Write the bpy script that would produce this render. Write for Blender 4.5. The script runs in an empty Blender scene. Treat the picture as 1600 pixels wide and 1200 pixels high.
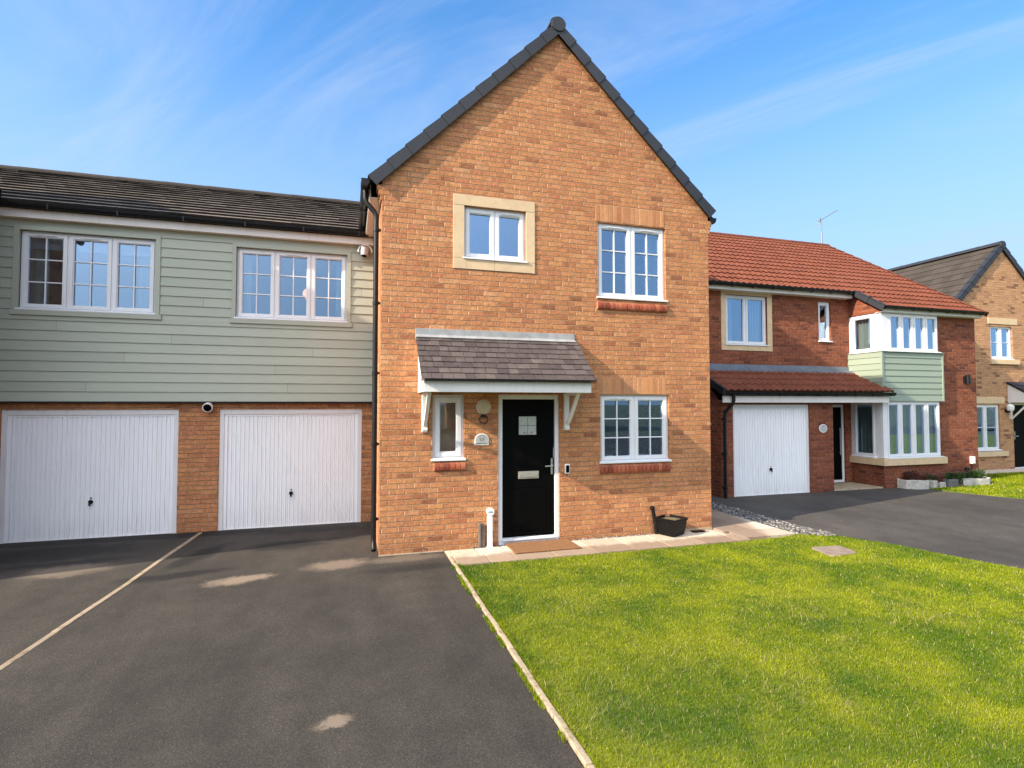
import bpy, math, random
import numpy as np
from mathutils import Vector, Matrix
random.seed(7); np.random.seed(7)
S = bpy.context.scene
C = S.collection
R = math.radians
# ------------------------------------------------------------------ camera
cam_d = bpy.data.cameras.new("camera"); cam = bpy.data.objects.new("camera", cam_d); C.objects.link(cam)
cam_d.sensor_width = 36; cam_d.lens = 850 / 1600 * 36; cam_d.clip_end = 3000; cam_d.clip_start = .05
cam.location = (0, 0, 2.1)
cam.rotation_euler = (R(90) + math.atan(30 / 850), 0, -math.atan(255 / 850))
S.camera = cam
# ------------------------------------------------------------------ light
SUN_DIR = Vector((4.3, 1.0, -2.4)).normalized()          # the way the light travels
sun_el = math.asin(-SUN_DIR.z); sun_rot = math.atan2(-SUN_DIR.x, -SUN_DIR.y)
sd = bpy.data.lights.new("sun", 'SUN'); sun = bpy.data.objects.new("sun", sd); C.objects.link(sun)
sd.energy = 4.5; sd.angle = R(.5); sd.color = (1, .88, .72)
sun.rotation_euler = SUN_DIR.to_track_quat('-Z', 'Y').to_euler()
sun.location = (-20, -5, 15)
W = bpy.data.worlds.new("World"); S.world = W; W.use_nodes = True
wt = W.node_tree; wt.nodes.clear()
def wn(t, **k):
    n = wt.nodes.new(t)
    for a, b in k.items(): setattr(n, a, b)
    return n
wo = wn('ShaderNodeOutputWorld'); bg = wn('ShaderNodeBackground'); bg.inputs[1].default_value = .15
sky = wn('ShaderNodeTexSky', sky_type='NISHITA', sun_disc=False, sun_elevation=sun_el, sun_rotation=sun_rot,
         altitude=0, air_density=1.0, dust_density=.6, ozone_density=2.5)
tc = wn('ShaderNodeTexCoord'); sp = wn('ShaderNodeSeparateXYZ'); wt.links.new(tc.outputs['Generated'], sp.inputs[0])
za = wn('ShaderNodeMath', operation='ADD'); za.inputs[1].default_value = .12; wt.links.new(sp.outputs[2], za.inputs[0])
zm = wn('ShaderNodeMath', operation='MAXIMUM'); zm.inputs[1].default_value = .06; wt.links.new(za.outputs[0], zm.inputs[0])
dx = wn('ShaderNodeMath', operation='DIVIDE'); dy = wn('ShaderNodeMath', operation='DIVIDE')
wt.links.new(sp.outputs[0], dx.inputs[0]); wt.links.new(zm.outputs[0], dx.inputs[1])
wt.links.new(sp.outputs[1], dy.inputs[0]); wt.links.new(zm.outputs[0], dy.inputs[1])
cb = wn('ShaderNodeCombineXYZ'); wt.links.new(dx.outputs[0], cb.inputs[0]); wt.links.new(dy.outputs[0], cb.inputs[1])
m0 = wn('ShaderNodeMapping'); m0.inputs['Rotation'].default_value = (0, 0, R(50)); wt.links.new(cb.outputs[0], m0.inputs[0]); cb = m0
mp = wn('ShaderNodeMapping'); mp.inputs['Scale'].default_value = (.5, 1.7, 1)
mp.inputs['Location'].default_value = (15.2, 3.4, 0)
wt.links.new(cb.outputs[0], mp.inputs[0])
n1 = wn('ShaderNodeTexNoise'); n1.inputs['Scale'].default_value = .9; n1.inputs['Detail'].default_value = 8; n1.inputs['Roughness'].default_value = .62; n1.inputs['Distortion'].default_value = 1.1
wt.links.new(mp.outputs[0], n1.inputs[0])
cr = wn('ShaderNodeMapRange', interpolation_type='SMOOTHSTEP'); cr.inputs[1].default_value = .44; cr.inputs[2].default_value = .80; cr.inputs[4].default_value = .62
wt.links.new(n1.outputs[0], cr.inputs[0])
hs = wn('ShaderNodeHueSaturation'); hs.inputs['Saturation'].default_value = 1.35; hs.inputs['Value'].default_value = 1.15; hs.inputs['Hue'].default_value = .502
wt.links.new(sky.outputs[0], hs.inputs['Color'])
cm = wn('ShaderNodeMix', data_type='RGBA'); cm.inputs[7].default_value = (2.7, 2.95, 3.3, 1)
wt.links.new(cr.outputs[0], cm.inputs[0]); wt.links.new(hs.outputs[0], cm.inputs[6])
vz = wn('ShaderNodeMapRange', interpolation_type='SMOOTHSTEP'); vz.inputs[1].default_value = .12; vz.inputs[2].default_value = .62; vz.inputs[3].default_value = .88; vz.inputs[4].default_value = .10   # thin high veil, denser to the horizon
wt.links.new(sp.outputs[2], vz.inputs[0]); c2 = wn('ShaderNodeMix', data_type='RGBA'); c2.inputs[7].default_value = (1.75, 2.4, 3.2, 1)
wt.links.new(vz.outputs[0], c2.inputs[0]); wt.links.new(cm.outputs[2], c2.inputs[6]); # wide glow round the sun, added to brighten shaded walls
dp = wn('ShaderNodeVectorMath', operation='DOT_PRODUCT'); dp.inputs[1].default_value = tuple(-SUN_DIR); wt.links.new(tc.outputs['Generated'], dp.inputs[0])
d1 = wn('ShaderNodeMath', operation='MAXIMUM'); d1.inputs[1].default_value = 0; wt.links.new(dp.outputs['Value'], d1.inputs[0])
d2 = wn('ShaderNodeMath', operation='POWER'); d2.inputs[1].default_value = 4.5; wt.links.new(d1.outputs[0], d2.inputs[0])
c3 = wn('ShaderNodeMix', data_type='RGBA', blend_type='ADD'); c3.inputs[7].default_value = (2.5, 2.3, 2.0, 1)
wt.links.new(d2.outputs[0], c3.inputs[0]); wt.links.new(c2.outputs[2], c3.inputs[6])
# unseen bright lobe added high behind the camera to lift the wall ambient
e1 = wn('ShaderNodeVectorMath', operation='DOT_PRODUCT'); e1.inputs[1].default_value = tuple(Vector((-.3, -.62, .72)).normalized()); wt.links.new(tc.outputs['Generated'], e1.inputs[0])
e2 = wn('ShaderNodeMath', operation='MAXIMUM'); e2.inputs[1].default_value = 0; wt.links.new(e1.outputs['Value'], e2.inputs[0])
e3 = wn('ShaderNodeMath', operation='POWER'); e3.inputs[1].default_value = 7; wt.links.new(e2.outputs[0], e3.inputs[0])
c4 = wn('ShaderNodeMix', data_type='RGBA', blend_type='ADD'); c4.inputs[7].default_value = (11.5, 10.8, 9.9, 1)
wt.links.new(e3.outputs[0], c4.inputs[0]); wt.links.new(c3.outputs[2], c4.inputs[6]); wt.links.new(c4.outputs[2], bg.inputs[0]); wt.links.new(bg.outputs[0], wo.inputs[0])
S.view_settings.view_transform = 'Standard'; S.view_settings.look = 'None'; S.view_settings.gamma = 1
S.view_settings.use_curve_mapping = False
S.view_settings.exposure = 1.0
S.render.engine = 'CYCLES'
S.cycles.use_denoising = True
S.cycles.max_bounces = 8; S.cycles.transparent_max_bounces = 12
# ------------------------------------------------------------------ materials
def srgb(r, g, b):
    f = lambda v: (v / 255 / 12.92) if v <= 10.3 else ((v / 255 + .055) / 1.055) ** 2.4
    return (f(r), f(g), f(b), 1)
class Nt:
    def __init__(s, name):
        s.m = bpy.data.materials.new(name); s.m.use_nodes = True; s.t = s.m.node_tree
        s.b = s.t.nodes['Principled BSDF']; s.o = s.t.nodes['Material Output']
    def n(s, t, ins=None, **k):
        x = s.t.nodes.new(t)
        for a, b in k.items(): setattr(x, a, b)
        for a, b in (ins or {}).items():
            if hasattr(b, 'links') or isinstance(b, bpy.types.NodeSocket): s.t.links.new(b, x.inputs[a])
            else: x.inputs[a].default_value = b
        return x
    def math(s, op, a, b=None, c=None):
        d = {0: a}
        if b is not None: d[1] = b
        if c is not None: d[2] = c
        return s.n('ShaderNodeMath', d, operation=op).outputs[0]
    def pos(s): return s.n('ShaderNodeNewGeometry').outputs['Position']
    def noise(s, vec, scale, detail=4, rough=.5, dist=0):
        return s.n('ShaderNodeTexNoise', {'Vector': vec, 'Scale': scale, 'Detail': detail, 'Roughness': rough, 'Distortion': dist}).outputs[0]
    def rng(s, v, a, b, c=0., d=1., smooth=True):
        return s.n('ShaderNodeMapRange', {0: v, 1: a, 2: b, 3: c, 4: d}, interpolation_type='SMOOTHSTEP' if smooth else 'LINEAR').outputs[0]
    def mix(s, f, a, b, mode='MIX'):
        return s.n('ShaderNodeMix', {0: f, 6: a, 7: b}, data_type='RGBA', blend_type=mode).outputs[2]
    def ramp(s, v, cols, const=False):
        x = s.n('ShaderNodeValToRGB', {0: v}); e = x.color_ramp.elements
        if const: x.color_ramp.interpolation = 'CONSTANT'
        e[0].position = cols[0][0]; e[0].color = cols[0][1]; e[1].position = cols[-1][0]; e[1].color = cols[-1][1]
        for p, c in cols[1:-1]:
            q = e.new(p); q.color = c
        return x.outputs[0]
    def bump(s, h, dist=.005, strength=1, normal=None):
        d = {'Height': h, 'Distance': dist, 'Strength': strength}
        if normal is not None: d['Normal'] = normal
        return s.n('ShaderNodeBump', d).outputs[0]
    def out(s, col=None, rough=None, normal=None, **k):
        for nm, v in (('Base Color', col), ('Roughness', rough), ('Normal', normal)):
            if v is None: continue
            if isinstance(v, bpy.types.NodeSocket): s.t.links.new(v, s.b.inputs[nm])
            else: s.b.inputs[nm].default_value = v
        for a, v in k.items(): s.b.inputs[a.replace('_', ' ')].default_value = v
        return s.m
def island(q): return q.n('ShaderNodeNewGeometry').outputs['Random Per Island']
def mul(c, f): return (c[0] * f, c[1] * f, c[2] * f, 1)

def brick_mat(name, cols, mortar, tone=(.86, 1.12)):
    q = Nt(name); g = q.n('ShaderNodeNewGeometry'); P = g.outputs['Position']
    wob = q.n('ShaderNodeTexNoise', {'Vector': P, 'Scale': 22., 'Detail': 2.})
    P2 = q.n('ShaderNodeVectorMath', {0: P, 1: q.n('ShaderNodeVectorMath', {0: q.n('ShaderNodeVectorMath', {0: wob.outputs[1], 1: (.5, .5, .5)}, operation='SUBTRACT').outputs[0], 1: (.016, .016, .011)}, operation='MULTIPLY').outputs[0]}, operation='ADD').outputs[0]
    s = q.n('ShaderNodeSeparateXYZ', {0: P2}); nn = q.n('ShaderNodeSeparateXYZ', {0: g.outputs['True Normal']})
    isx = q.math('GREATER_THAN', q.math('ABSOLUTE', nn.outputs[0]), .7)
    u = q.n('ShaderNodeMix', {0: isx, 2: s.outputs[0], 3: s.outputs[1]}).outputs[0]
    v = q.math('DIVIDE', s.outputs[2], .075); row = q.math('FLOOR', v)
    off = q.math('MULTIPLY', q.math('MODULO', q.math('ABSOLUTE', row), 2.), .5)
    # the stretcher bond is broken here and there by a shifted course
    w = q.n('ShaderNodeTexWhiteNoise', {'W': row}, noise_dimensions='1D').outputs[0]
    off = q.math('ADD', off, q.math('MULTIPLY', w, .22))
    uu = q.math('ADD', q.math('DIVIDE', u, .225), off); col = q.math('FLOOR', uu)
    fu = q.math('FRACT', uu); fv = q.math('FRACT', v)
    du = q.math('MULTIPLY', q.math('MINIMUM', fu, q.math('SUBTRACT', 1., fu)), .225)
    dv = q.math('MULTIPLY', q.math('MINIMUM', fv, q.math('SUBTRACT', 1., fv)), .075)
    d = q.math('MINIMUM', du, dv)
    m = q.rng(q.math('ADD', d, q.math('MULTIPLY', q.math('SUBTRACT', q.noise(P, 30, 4, .7), .5), .006)), .0025, .0085)
    cell = q.n('ShaderNodeCombineXYZ', {0: col, 1: row, 2: isx})
    wn_ = q.n('ShaderNodeTexWhiteNoise', {'Vector': cell.outputs[0]}, noise_dimensions='3D')
    r = wn_.outputs[0]
    big = q.noise(P, .55, 3); base = q.ramp(q.math('ADD', r, q.math('MULTIPLY', q.math('SUBTRACT', big, .5), .25)), cols)
    fine = q.noise(P, 38, 5, .65); mott = q.noise(P, 12, 3, .6)
    t1 = q.math('MULTIPLY', q.rng(fine, .3, .72, .66, 1.32, False), q.rng(q.noise(P, 95, 3, .7), .3, .7, .86, 1.14, False)); t2 = q.rng(mott, .3, .7, tone[0], tone[1], False); t3 = q.rng(big, .3, .7, .93, 1.07, False)
    sv = q.n('ShaderNodeMapping', {0: P, 'Scale': (5, 5, .5)}).outputs[0]
    wash = q.rng(q.noise(sv, 1, 5, .6), .35, .7, .92, 1.06, False)                        # rain washed streaks
    foot = q.rng(q.math('ADD', s.outputs[2], q.math('MULTIPLY', q.noise(P, 3, 4, .6), -.35)), -.15, .25, .80, 1.)   # splashed earth along the foot
    k = q.math('MULTIPLY', q.math('MULTIPLY', q.math('MULTIPLY', t1, t2), t3), q.math('MULTIPLY', wash, foot))
    kc = q.n('ShaderNodeCombineColor', {0: k, 1: k, 2: k}).outputs[0]
    bc = q.mix(1., base, kc, 'MULTIPLY')
    # pale lime bloom dusted over some bricks
    bl = q.math('MULTIPLY', q.rng(q.noise(P, 16, 5, .75), .52, .72), .4)
    bc = q.mix(bl, bc, (.70, .42, .23, 1) if name != 'red brick' else (.46, .22, .13, 1))
    mcol = q.mix(q.rng(q.noise(P, 60, 3), .3, .7), mul(mortar, .78), mul(mortar, 1.1))
    vert = q.math('MULTIPLY', q.math('GREATER_THAN', dv, .012), q.rng(q.n('ShaderNodeTexWhiteNoise', {'Vector': q.n('ShaderNodeCombineXYZ', {0: q.math('FLOOR', q.math('ADD', uu, .5)), 1: row}).outputs[0]}, noise_dimensions='3D').outputs[0], .3, .8, 0, .8))
    mcol = q.mix(vert, mcol, (min(1, mortar[0] * 1.75), mortar[1] * 1.9, mortar[2] * 2.1, 1))      # perpends painted pale, like brick ends catching the sun
    colr = q.mix(m, mcol, bc)
    h = q.math('ADD', q.math('ADD', m, q.math('MULTIPLY', fine, .7)), q.math('MULTIPLY', r, .5))
    return q.out(colr, .88, q.bump(h, .014, .9), Specular_IOR_Level=.25)
BR_MORTAR = (.42, .25, .135, 1)
M = {}
M['buff'] = brick_mat('orange buff brick', [(0, (.28, .105, .05, 1)), (.07, (.39, .15, .063, 1)), (.15, (.45, .18, .076, 1)), (.45, (.48, .203, .083, 1)), (.7, (.53, .235, .095, 1)), (.88, (.44, .165, .076, 1)), (1, (.54, .262, .12, 1))], BR_MORTAR)
M['red'] = brick_mat('red brick', [(0, (.12, .036, .022, 1)), (.12, (.19, .052, .025, 1)), (.5, (.235, .066, .030, 1)), (.8, (.28, .086, .038, 1)), (1, (.22, .075, .042, 1))], (.25, .125, .08, 1))
M['pale'] = brick_mat('pale buff brick', [(0, (.20, .09, .05, 1)), (.06, (.30, .15, .08, 1)), (.14, (.44, .23, .11, 1)), (.5, (.50, .26, .125, 1)), (.8, (.54, .29, .14, 1)), (1, (.45, .22, .11, 1))], (.42, .27, .17, 1))
def plain(name, col, rough, var=.08, scale=6, bump=0., island_var=0., spec=.5, metal=0, coat=0):
    q = Nt(name); P = q.pos(); n = q.noise(P, scale, 5, .6)
    k = q.rng(n, .3, .7, 1 - var, 1 + var, False)
    if island_var: k = q.math('MULTIPLY', k, q.rng(island(q), 0, 1, 1 - island_var, 1 + island_var, False))
    kc = q.n('ShaderNodeCombineColor', {0: k, 1: k, 2: k}).outputs[0]
    c = q.mix(1., col, kc, 'MULTIPLY')
    nrm = q.bump(q.noise(P, scale * 12, 4, .6), .002, bump) if bump else None
    rr = q.rng(q.noise(P, scale * 3, 3), .3, .7, rough - .06, rough + .06, False)
    return q.out(c, rr, nrm, Specular_IOR_Level=spec, Metallic=metal, Coat_Weight=coat)
def streaky(name, col, dirt, rough, amt=.3, bump=.0):
    "paint with faint vertical rain streaks and dust"
    q = Nt(name); P = q.pos(); v = q.n('ShaderNodeMapping', {0: P, 'Scale': (14, 14, 1.2)}).outputs[0]
    s1 = q.rng(q.noise(v, 1, 5, .6), .48, .8, 0, amt); s2 = q.rng(q.noise(P, 2.2, 5, .6), .45, .8, 0, amt * .7)
    c = q.mix(q.math('ADD', s1, s2), col, dirt)
    nrm = q.bump(q.noise(P, 60, 3), .001, bump) if bump else None
    return q.out(c, rough, nrm, Specular_IOR_Level=.4)
M['upvc'] = streaky('white window frame plastic', (.72, .72, .72, 1), (.52, .49, .44, 1), .32, .3)
M['paintw'] = streaky('white painted timber', (.74, .72, .67, 1), (.52, .46, .38, 1), .45, .35)
def gdoor():
    q = Nt('white garage door steel'); P = q.pos(); s = q.n('ShaderNodeSeparateXYZ', {0: P})
    v = q.n('ShaderNodeMapping', {0: P, 'Scale': (10, 10, 1.0)}).outputs[0]
    lo = q.math('MULTIPLY', q.rng(s.outputs[2], .0, .5, 1., 0.), q.rng(q.noise(v, 1.5, 6, .7), .3, .65, .1, .7))
    a = q.math('ADD', q.math('MULTIPLY', lo, .4), q.rng(q.noise(v, 1, 5, .6), .5, .8, 0, .25))
    c = q.mix(a, (.86, .855, .85, 1), (.55, .51, .45, 1))
    return q.out(c, .38, q.bump(q.noise(P, 1.6, 3), .006, .35), Specular_IOR_Level=.45)
M['gdoor'] = gdoor()
M['gframe'] = streaky('garage door frame paint', (.72, .70, .67, 1), (.5, .46, .40, 1), .45, .4)
M['fascia'] = streaky('fascia board', (.72, .67, .61, 1), (.5, .43, .36, 1), .4, .4)
M['stone'] = plain('cast stone', (.62, .455, .275, 1), .85, .09, 9, .5, .03, .2)
M['verge'] = plain('dark grey verge cap', (.022, .023, .027, 1), .55, .12, 5, .1, .08)
M['blackp'] = plain('black rainwater plastic', (.007, .007, .008, 1), .42, .2, 4, 0, 0, .3)
M['lead'] = plain('lead flashing', (.30, .30, .29, 1), .55, .22, 7, .25)
M['leadb'] = plain('blue grey lead flashing', (.12, .14, .165, 1), .5, .2, 4, .25)
M['doorblk'] = plain('black painted door', (.002, .002, .002, 1), .5, .2, 6, 0, 0, .06)
M['steel'] = plain('brushed steel', (.62, .60, .56, 1), .35, .08, 20, 0, 0, .5, .9)
M['nickel'] = plain('letterplate steel', (.42, .40, .34, 1), .5, .15, 30, 0, 0, .5, .6)
M['inside'] = plain('interior plaster', (.22, .20, .18, 1), .9, .05)
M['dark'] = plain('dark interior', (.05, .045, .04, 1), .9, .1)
M['coir'] = None
def clad_mat(nm='sage green weatherboard', c1=(.37, .395, .31, 1), c2_=(.415, .425, .335, 1)):
    q = Nt(nm); P = q.pos()
    v = q.n('ShaderNodeMapping', {0: P, 'Scale': (3, 3, 60)}).outputs[0]
    gr = q.noise(v, 1.6, 5, .65); k = q.rng(island(q), 0, 1, .95, 1.05, False)
    st = q.rng(q.noise(P, .9, 4), .4, .7, 0, .3)
    c = q.mix(st, c1, c2_)
    c = q.mix(1., c, q.n('ShaderNodeCombineColor', {0: k, 1: k, 2: k}).outputs[0], 'MULTIPLY')
    k2 = q.rng(gr, .3, .7, .94, 1.05, False)
    c = q.mix(1., c, q.n('ShaderNodeCombineColor', {0: k2, 1: k2, 2: k2}).outputs[0], 'MULTIPLY')
    return q.out(c, .5, q.bump(gr, .0015, .5), Specular_IOR_Level=.35)
M['clad'] = clad_mat(); M['clad2'] = clad_mat('grey sage weatherboard', (.26, .31, .235, 1), (.30, .34, .26, 1))
def tile_mat(name, a, b, c3, lichen, amt=.3, rough=.85):
    q = Nt(name); P = q.pos(); r = island(q)
    c = q.ramp(r, [(0, a), (.5, b), (1, c3)])
    n = q.noise(P, 5, 6, .65); c = q.mix(q.rng(n, .5, .75, 0, amt), c, lichen)
    f = q.rng(q.noise(P, 45, 4, .7), .3, .7, .8, 1.2, False)
    c = q.mix(1., c, q.n('ShaderNodeCombineColor', {0: f, 1: f, 2: f}).outputs[0], 'MULTIPLY')
    return q.out(c, rough, q.bump(q.noise(P, 90, 4, .7), .003, .5), Specular_IOR_Level=.25)
M['tgrey'] = tile_mat('grey brown concrete tile', (.042, .034, .027, 1), (.052, .042, .033, 1), (.063, .05, .04, 1), (.085, .07, .052, 1))
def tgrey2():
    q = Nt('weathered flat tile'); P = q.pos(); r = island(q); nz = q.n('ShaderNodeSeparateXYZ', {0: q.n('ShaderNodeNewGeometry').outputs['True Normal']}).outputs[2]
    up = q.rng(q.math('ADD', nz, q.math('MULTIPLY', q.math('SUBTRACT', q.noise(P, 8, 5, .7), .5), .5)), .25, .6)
    c = q.mix(up, q.ramp(r, [(0, (.022, .019, .017, 1)), (1, (.035, .03, .026, 1))]), q.ramp(r, [(0, (.125, .10, .078, 1)), (1, (.19, .155, .118, 1))]))     # tile front edges painted dark as the shadow gap of every course
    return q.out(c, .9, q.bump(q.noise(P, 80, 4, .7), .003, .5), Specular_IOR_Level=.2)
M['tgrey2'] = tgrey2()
M['tred'] = tile_mat('red clay tile', (.135, .040, .020, 1), (.155, .046, .023, 1), (.175, .055, .028, 1), (.13, .065, .038, 1), .3)
M['slate'] = tile_mat('plum slate', (.06, .046, .043, 1), (.085, .064, .058, 1), (.11, .086, .076, 1), (.20, .16, .125, 1), .35, .8)
M['redbr'] = tile_mat('red sill brick', (.20, .045, .025, 1), (.33, .08, .04, 1), (.42, .13, .06, 1), (.45, .25, .15, 1), .25, .6)
M['soldier'] = tile_mat('upright buff brick', (.36, .15, .07, 1), (.47, .21, .09, 1), (.53, .25, .11, 1), (.55, .33, .19, 1), .3)
M['mortar'] = plain('mortar', BR_MORTAR, .9, .1, 20, .4)
def glass(name, refl, tint=(.80, .86, .86, 1), power=1.):
    q = Nt(name)
    tr = q.n('ShaderNodeBsdfTransparent', {0: tint}); gl = q.n('ShaderNodeBsdfGlossy', {'Color': (.55, .74, 1, 1), 'Roughness': .0})
    fr = q.n('ShaderNodeLayerWeight', {0: .35}); f = q.rng(fr.outputs['Facing'], 0, 1, refl, 1., False)
    P = q.pos(); nb = q.bump(q.noise(P, 1.3, 2), .002, .25)
    q.t.links.new(nb, gl.inputs['Normal'])
    mx = q.n('ShaderNodeMixShader', {0: f, 1: tr.outputs[0], 2: gl.outputs[0]}); q.t.links.new(mx.outputs[0], q.o.inputs[0])
    return q.m
M['glass'] = glass('window glass', .21)
M['glasslow'] = glass('clear window glass', .10)
M['glassfrost'] = glass('frosted window glass', .40, (.5, .55, .55, 1))
M['obsc'] = plain('obscure door glass', (.42, .43, .40, 1), .25, .25, 60, .6)
M['curtain'] = plain('net curtain', (.50, .52, .48, 1), .9, .1, 12)
M['blind'] = plain('roller blind', (.55, .60, .66, 1), .8, .04, 3)
M['plantpot'] = plain('black plastic planter', (.003, .003, .0035, 1), .4, .2, 5, 0, 0, .2)
M['soil'] = plain('potting soil', (.10, .075, .045, 1), .95, .3, 40, 1)
M['wood'] = plain('weathered wood', (.13, .10, .08, 1), .9, .3, 12, .5)
M['slatepl'] = plain('carved grey slate', (.42, .42, .40, 1), .6, .15, 25, .3)
M['cream'] = plain('cream glass lamp', (.50, .42, .26, 1), .3, .1, 8)
M['whitepl'] = plain('white plastic', (.82, .80, .74, 1), .35, .05, 8)
M['greyp'] = plain('grey plastic', (.40, .40, .40, 1), .4, .05, 8)
M['ink'] = plain('dark lettering', (.05, .05, .05, 1), .6, .05, 8)
M['galv'] = plain('aerial metal', (.22, .21, .20, 1), .45, .1, 8, 0, 0, .5, .5)
M['planter'] = plain('pale planter stone', (.45, .42, .36, 1), .9, .25, 10, .8, .12)
M['darkstone'] = plain('dark edging stone', (.13, .12, .12, 1), .9, .25, 14, .8, .1)

def blobs(q, P, lst, edge=.35, nscale=5, namt=.5):
    w_ = q.n('ShaderNodeTexNoise', {'Vector': P, 'Scale': nscale * .8, 'Detail': 8., 'Roughness': .72})
    P = q.n('ShaderNodeVectorMath', {0: P, 1: q.n('ShaderNodeVectorMath', {0: q.n('ShaderNodeVectorMath', {0: w_.outputs[1], 1: (.5, .5, .5)}, operation='SUBTRACT').outputs[0], 1: (.34, .30, 0)}, operation='MULTIPLY').outputs[0]}, operation='ADD').outputs[0]
    "mask of irregular patches (x, y, half length, half width, turn, weight) lying on the ground"
    s = q.n('ShaderNodeSeparateXYZ', {0: P}); n = q.noise(P, nscale, 6, .7); nz = q.math('ADD', q.math('MULTIPLY', q.math('SUBTRACT', n, .5), namt * 2), q.math('MULTIPLY', q.math('SUBTRACT', q.noise(P, 55, 3, .7), .5), 1.1))
    tot = None
    for (x, y, rx, ry, a, w) in lst:
        ca, sa = math.cos(R(a)), math.sin(R(a))
        ax = q.math('SUBTRACT', s.outputs[0], x); ay = q.math('SUBTRACT', s.outputs[1], y)
        u = q.math('DIVIDE', q.math('ADD', q.math('MULTIPLY', ax, ca), q.math('MULTIPLY', ay, sa)), rx)
        v = q.math('DIVIDE', q.math('SUBTRACT', q.math('MULTIPLY', ay, ca), q.math('MULTIPLY', ax, sa)), ry)
        d = q.math('ADD', q.math('SQRT', q.math('ADD', q.math('MULTIPLY', u, u), q.math('MULTIPLY', v, v))), nz)
        k = q.math('MULTIPLY', q.rng(d, 1 - edge, 1 + edge * .4, 1., 0.), w)
        tot = k if tot is None else q.math('MAXIMUM', tot, k)
    return tot
def asphalt(name, base, pale=None, dark=None):
    q = Nt(name); P = q.pos()
    agg = q.n('ShaderNodeTexVoronoi', {'Vector': P, 'Scale': 210.}); r = q.n('ShaderNodeSeparateColor', {0: agg.outputs['Color']}).outputs[0]
    big = q.noise(P, .45, 5, .55); mid = q.noise(P, 3, 5, .6)
    c = q.ramp(r, [(0, mul(base, .55)), (.6, base), (.9, mul(base, 1.35)), (.975, mul(base, 1.9)), (1, mul(base, 2.6))])
    st_ = q.n('ShaderNodeMapping', {0: P, 'Scale': (1.6, .35, 1)}).outputs[0]
    k = q.math('MULTIPLY', q.math('MULTIPLY', q.rng(big, .3, .7, .74, 1.28, False), q.rng(mid, .3, .7, .86, 1.14, False)), q.rng(q.noise(st_, 1.5, 5, .65), .35, .65, .85, 1.15, False))
    c = q.mix(1., c, q.n('ShaderNodeCombineColor', {0: k, 1: k, 2: q.math('MULTIPLY', k, .98)}).outputs[0], 'MULTIPLY')
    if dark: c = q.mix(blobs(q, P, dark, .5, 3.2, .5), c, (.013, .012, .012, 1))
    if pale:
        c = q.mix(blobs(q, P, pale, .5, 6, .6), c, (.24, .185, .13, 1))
    fl = q.noise(P, 260, 2); h = q.math('ADD', agg.outputs['Distance'], q.math('MULTIPLY', fl, .4))
    return q.out(c, .85, q.bump(h, .004, .8), Specular_IOR_Level=.3)
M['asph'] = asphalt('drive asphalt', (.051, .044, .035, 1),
    pale=[(-1.22, 7.2, .38, .17, 12, 1.), (-.12, 7.52, .40, .24, 10, .75), (.75, 7.55, .62, .17, 2, .45), (-3.35, 8.2, .50, .3, 5, .6), (-.06, 3.84, .13, .07, 25, .9)],  # broken patches of sunlight painted into the asphalt colour
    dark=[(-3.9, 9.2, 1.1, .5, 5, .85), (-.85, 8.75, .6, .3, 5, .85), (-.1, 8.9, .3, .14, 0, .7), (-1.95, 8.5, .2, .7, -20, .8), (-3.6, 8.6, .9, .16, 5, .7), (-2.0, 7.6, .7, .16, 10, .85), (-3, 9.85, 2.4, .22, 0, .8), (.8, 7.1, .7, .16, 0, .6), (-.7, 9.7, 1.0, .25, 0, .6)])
M['asph2'] = asphalt('new dark asphalt', (.070, .060, .050, 1))
def slab_mat():
    q = Nt('sandstone paving'); P = q.pos(); r = island(q); s = q.n('ShaderNodeSeparateXYZ', {0: P})
    c = q.ramp(r, [(0, (.46, .37, .27, 1)), (.5, (.56, .47, .35, 1)), (1, (.62, .54, .42, 1))])
    c2 = q.ramp(r, [(0, (.25, .175, .12, 1)), (1, (.35, .255, .175, 1))])
    n = q.math('MULTIPLY', q.math('SUBTRACT', q.noise(P, 3.5, 5, .6), .5), .35)
    f = q.rng(q.math('ADD', s.outputs[1], n), 7.22, 7.42)       # shade along the lawn and house side painted in as brown
    f = q.math('MAXIMUM', q.math('MULTIPLY', f, q.rng(s.outputs[0], 5.9, 5.6)), q.rng(q.math('ADD', q.math('SUBTRACT', s.outputs[0], q.math('MULTIPLY', s.outputs[1], .35)), n), 3.75, 4.0))
    c = q.mix(f, c2, c)
    k = q.rng(q.noise(P, 14, 5, .65), .3, .7, .88, 1.1, False)
    c = q.mix(1., c, q.n('ShaderNodeCombineColor', {0: k, 1: k, 2: k}).outputs[0], 'MULTIPLY')
    return q.out(c, .85, q.bump(q.noise(P, 20, 5, .7), .006, .5), Specular_IOR_Level=.25)
M['slab'] = slab_mat()
def concm(name, a, b):
    q = Nt(name); P = q.pos(); k = q.rng(island(q), 0, 1, .82, 1.12, False)
    c = q.mix(q.rng(q.noise(P, 9, 6, .7), .46, .66), a, b); c = q.mix(q.rng(q.noise(P, 2.3, 5, .7), .55, .7, 0, .55), c, (.12, .13, .04, 1))
    c = q.mix(1., c, q.n('ShaderNodeCombineColor', {0: k, 1: k, 2: k}).outputs[0], 'MULTIPLY')
    return q.out(c, .92, q.bump(q.noise(P, 40, 5, .7), .006, .8), Specular_IOR_Level=.2)
M['conc'] = concm('pale concrete', (.44, .35, .235, 1), (.27, .20, .12, 1))
M['divider'] = concm('worn concrete edging', (.36, .28, .19, 1), (.22, .16, .10, 1))
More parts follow.
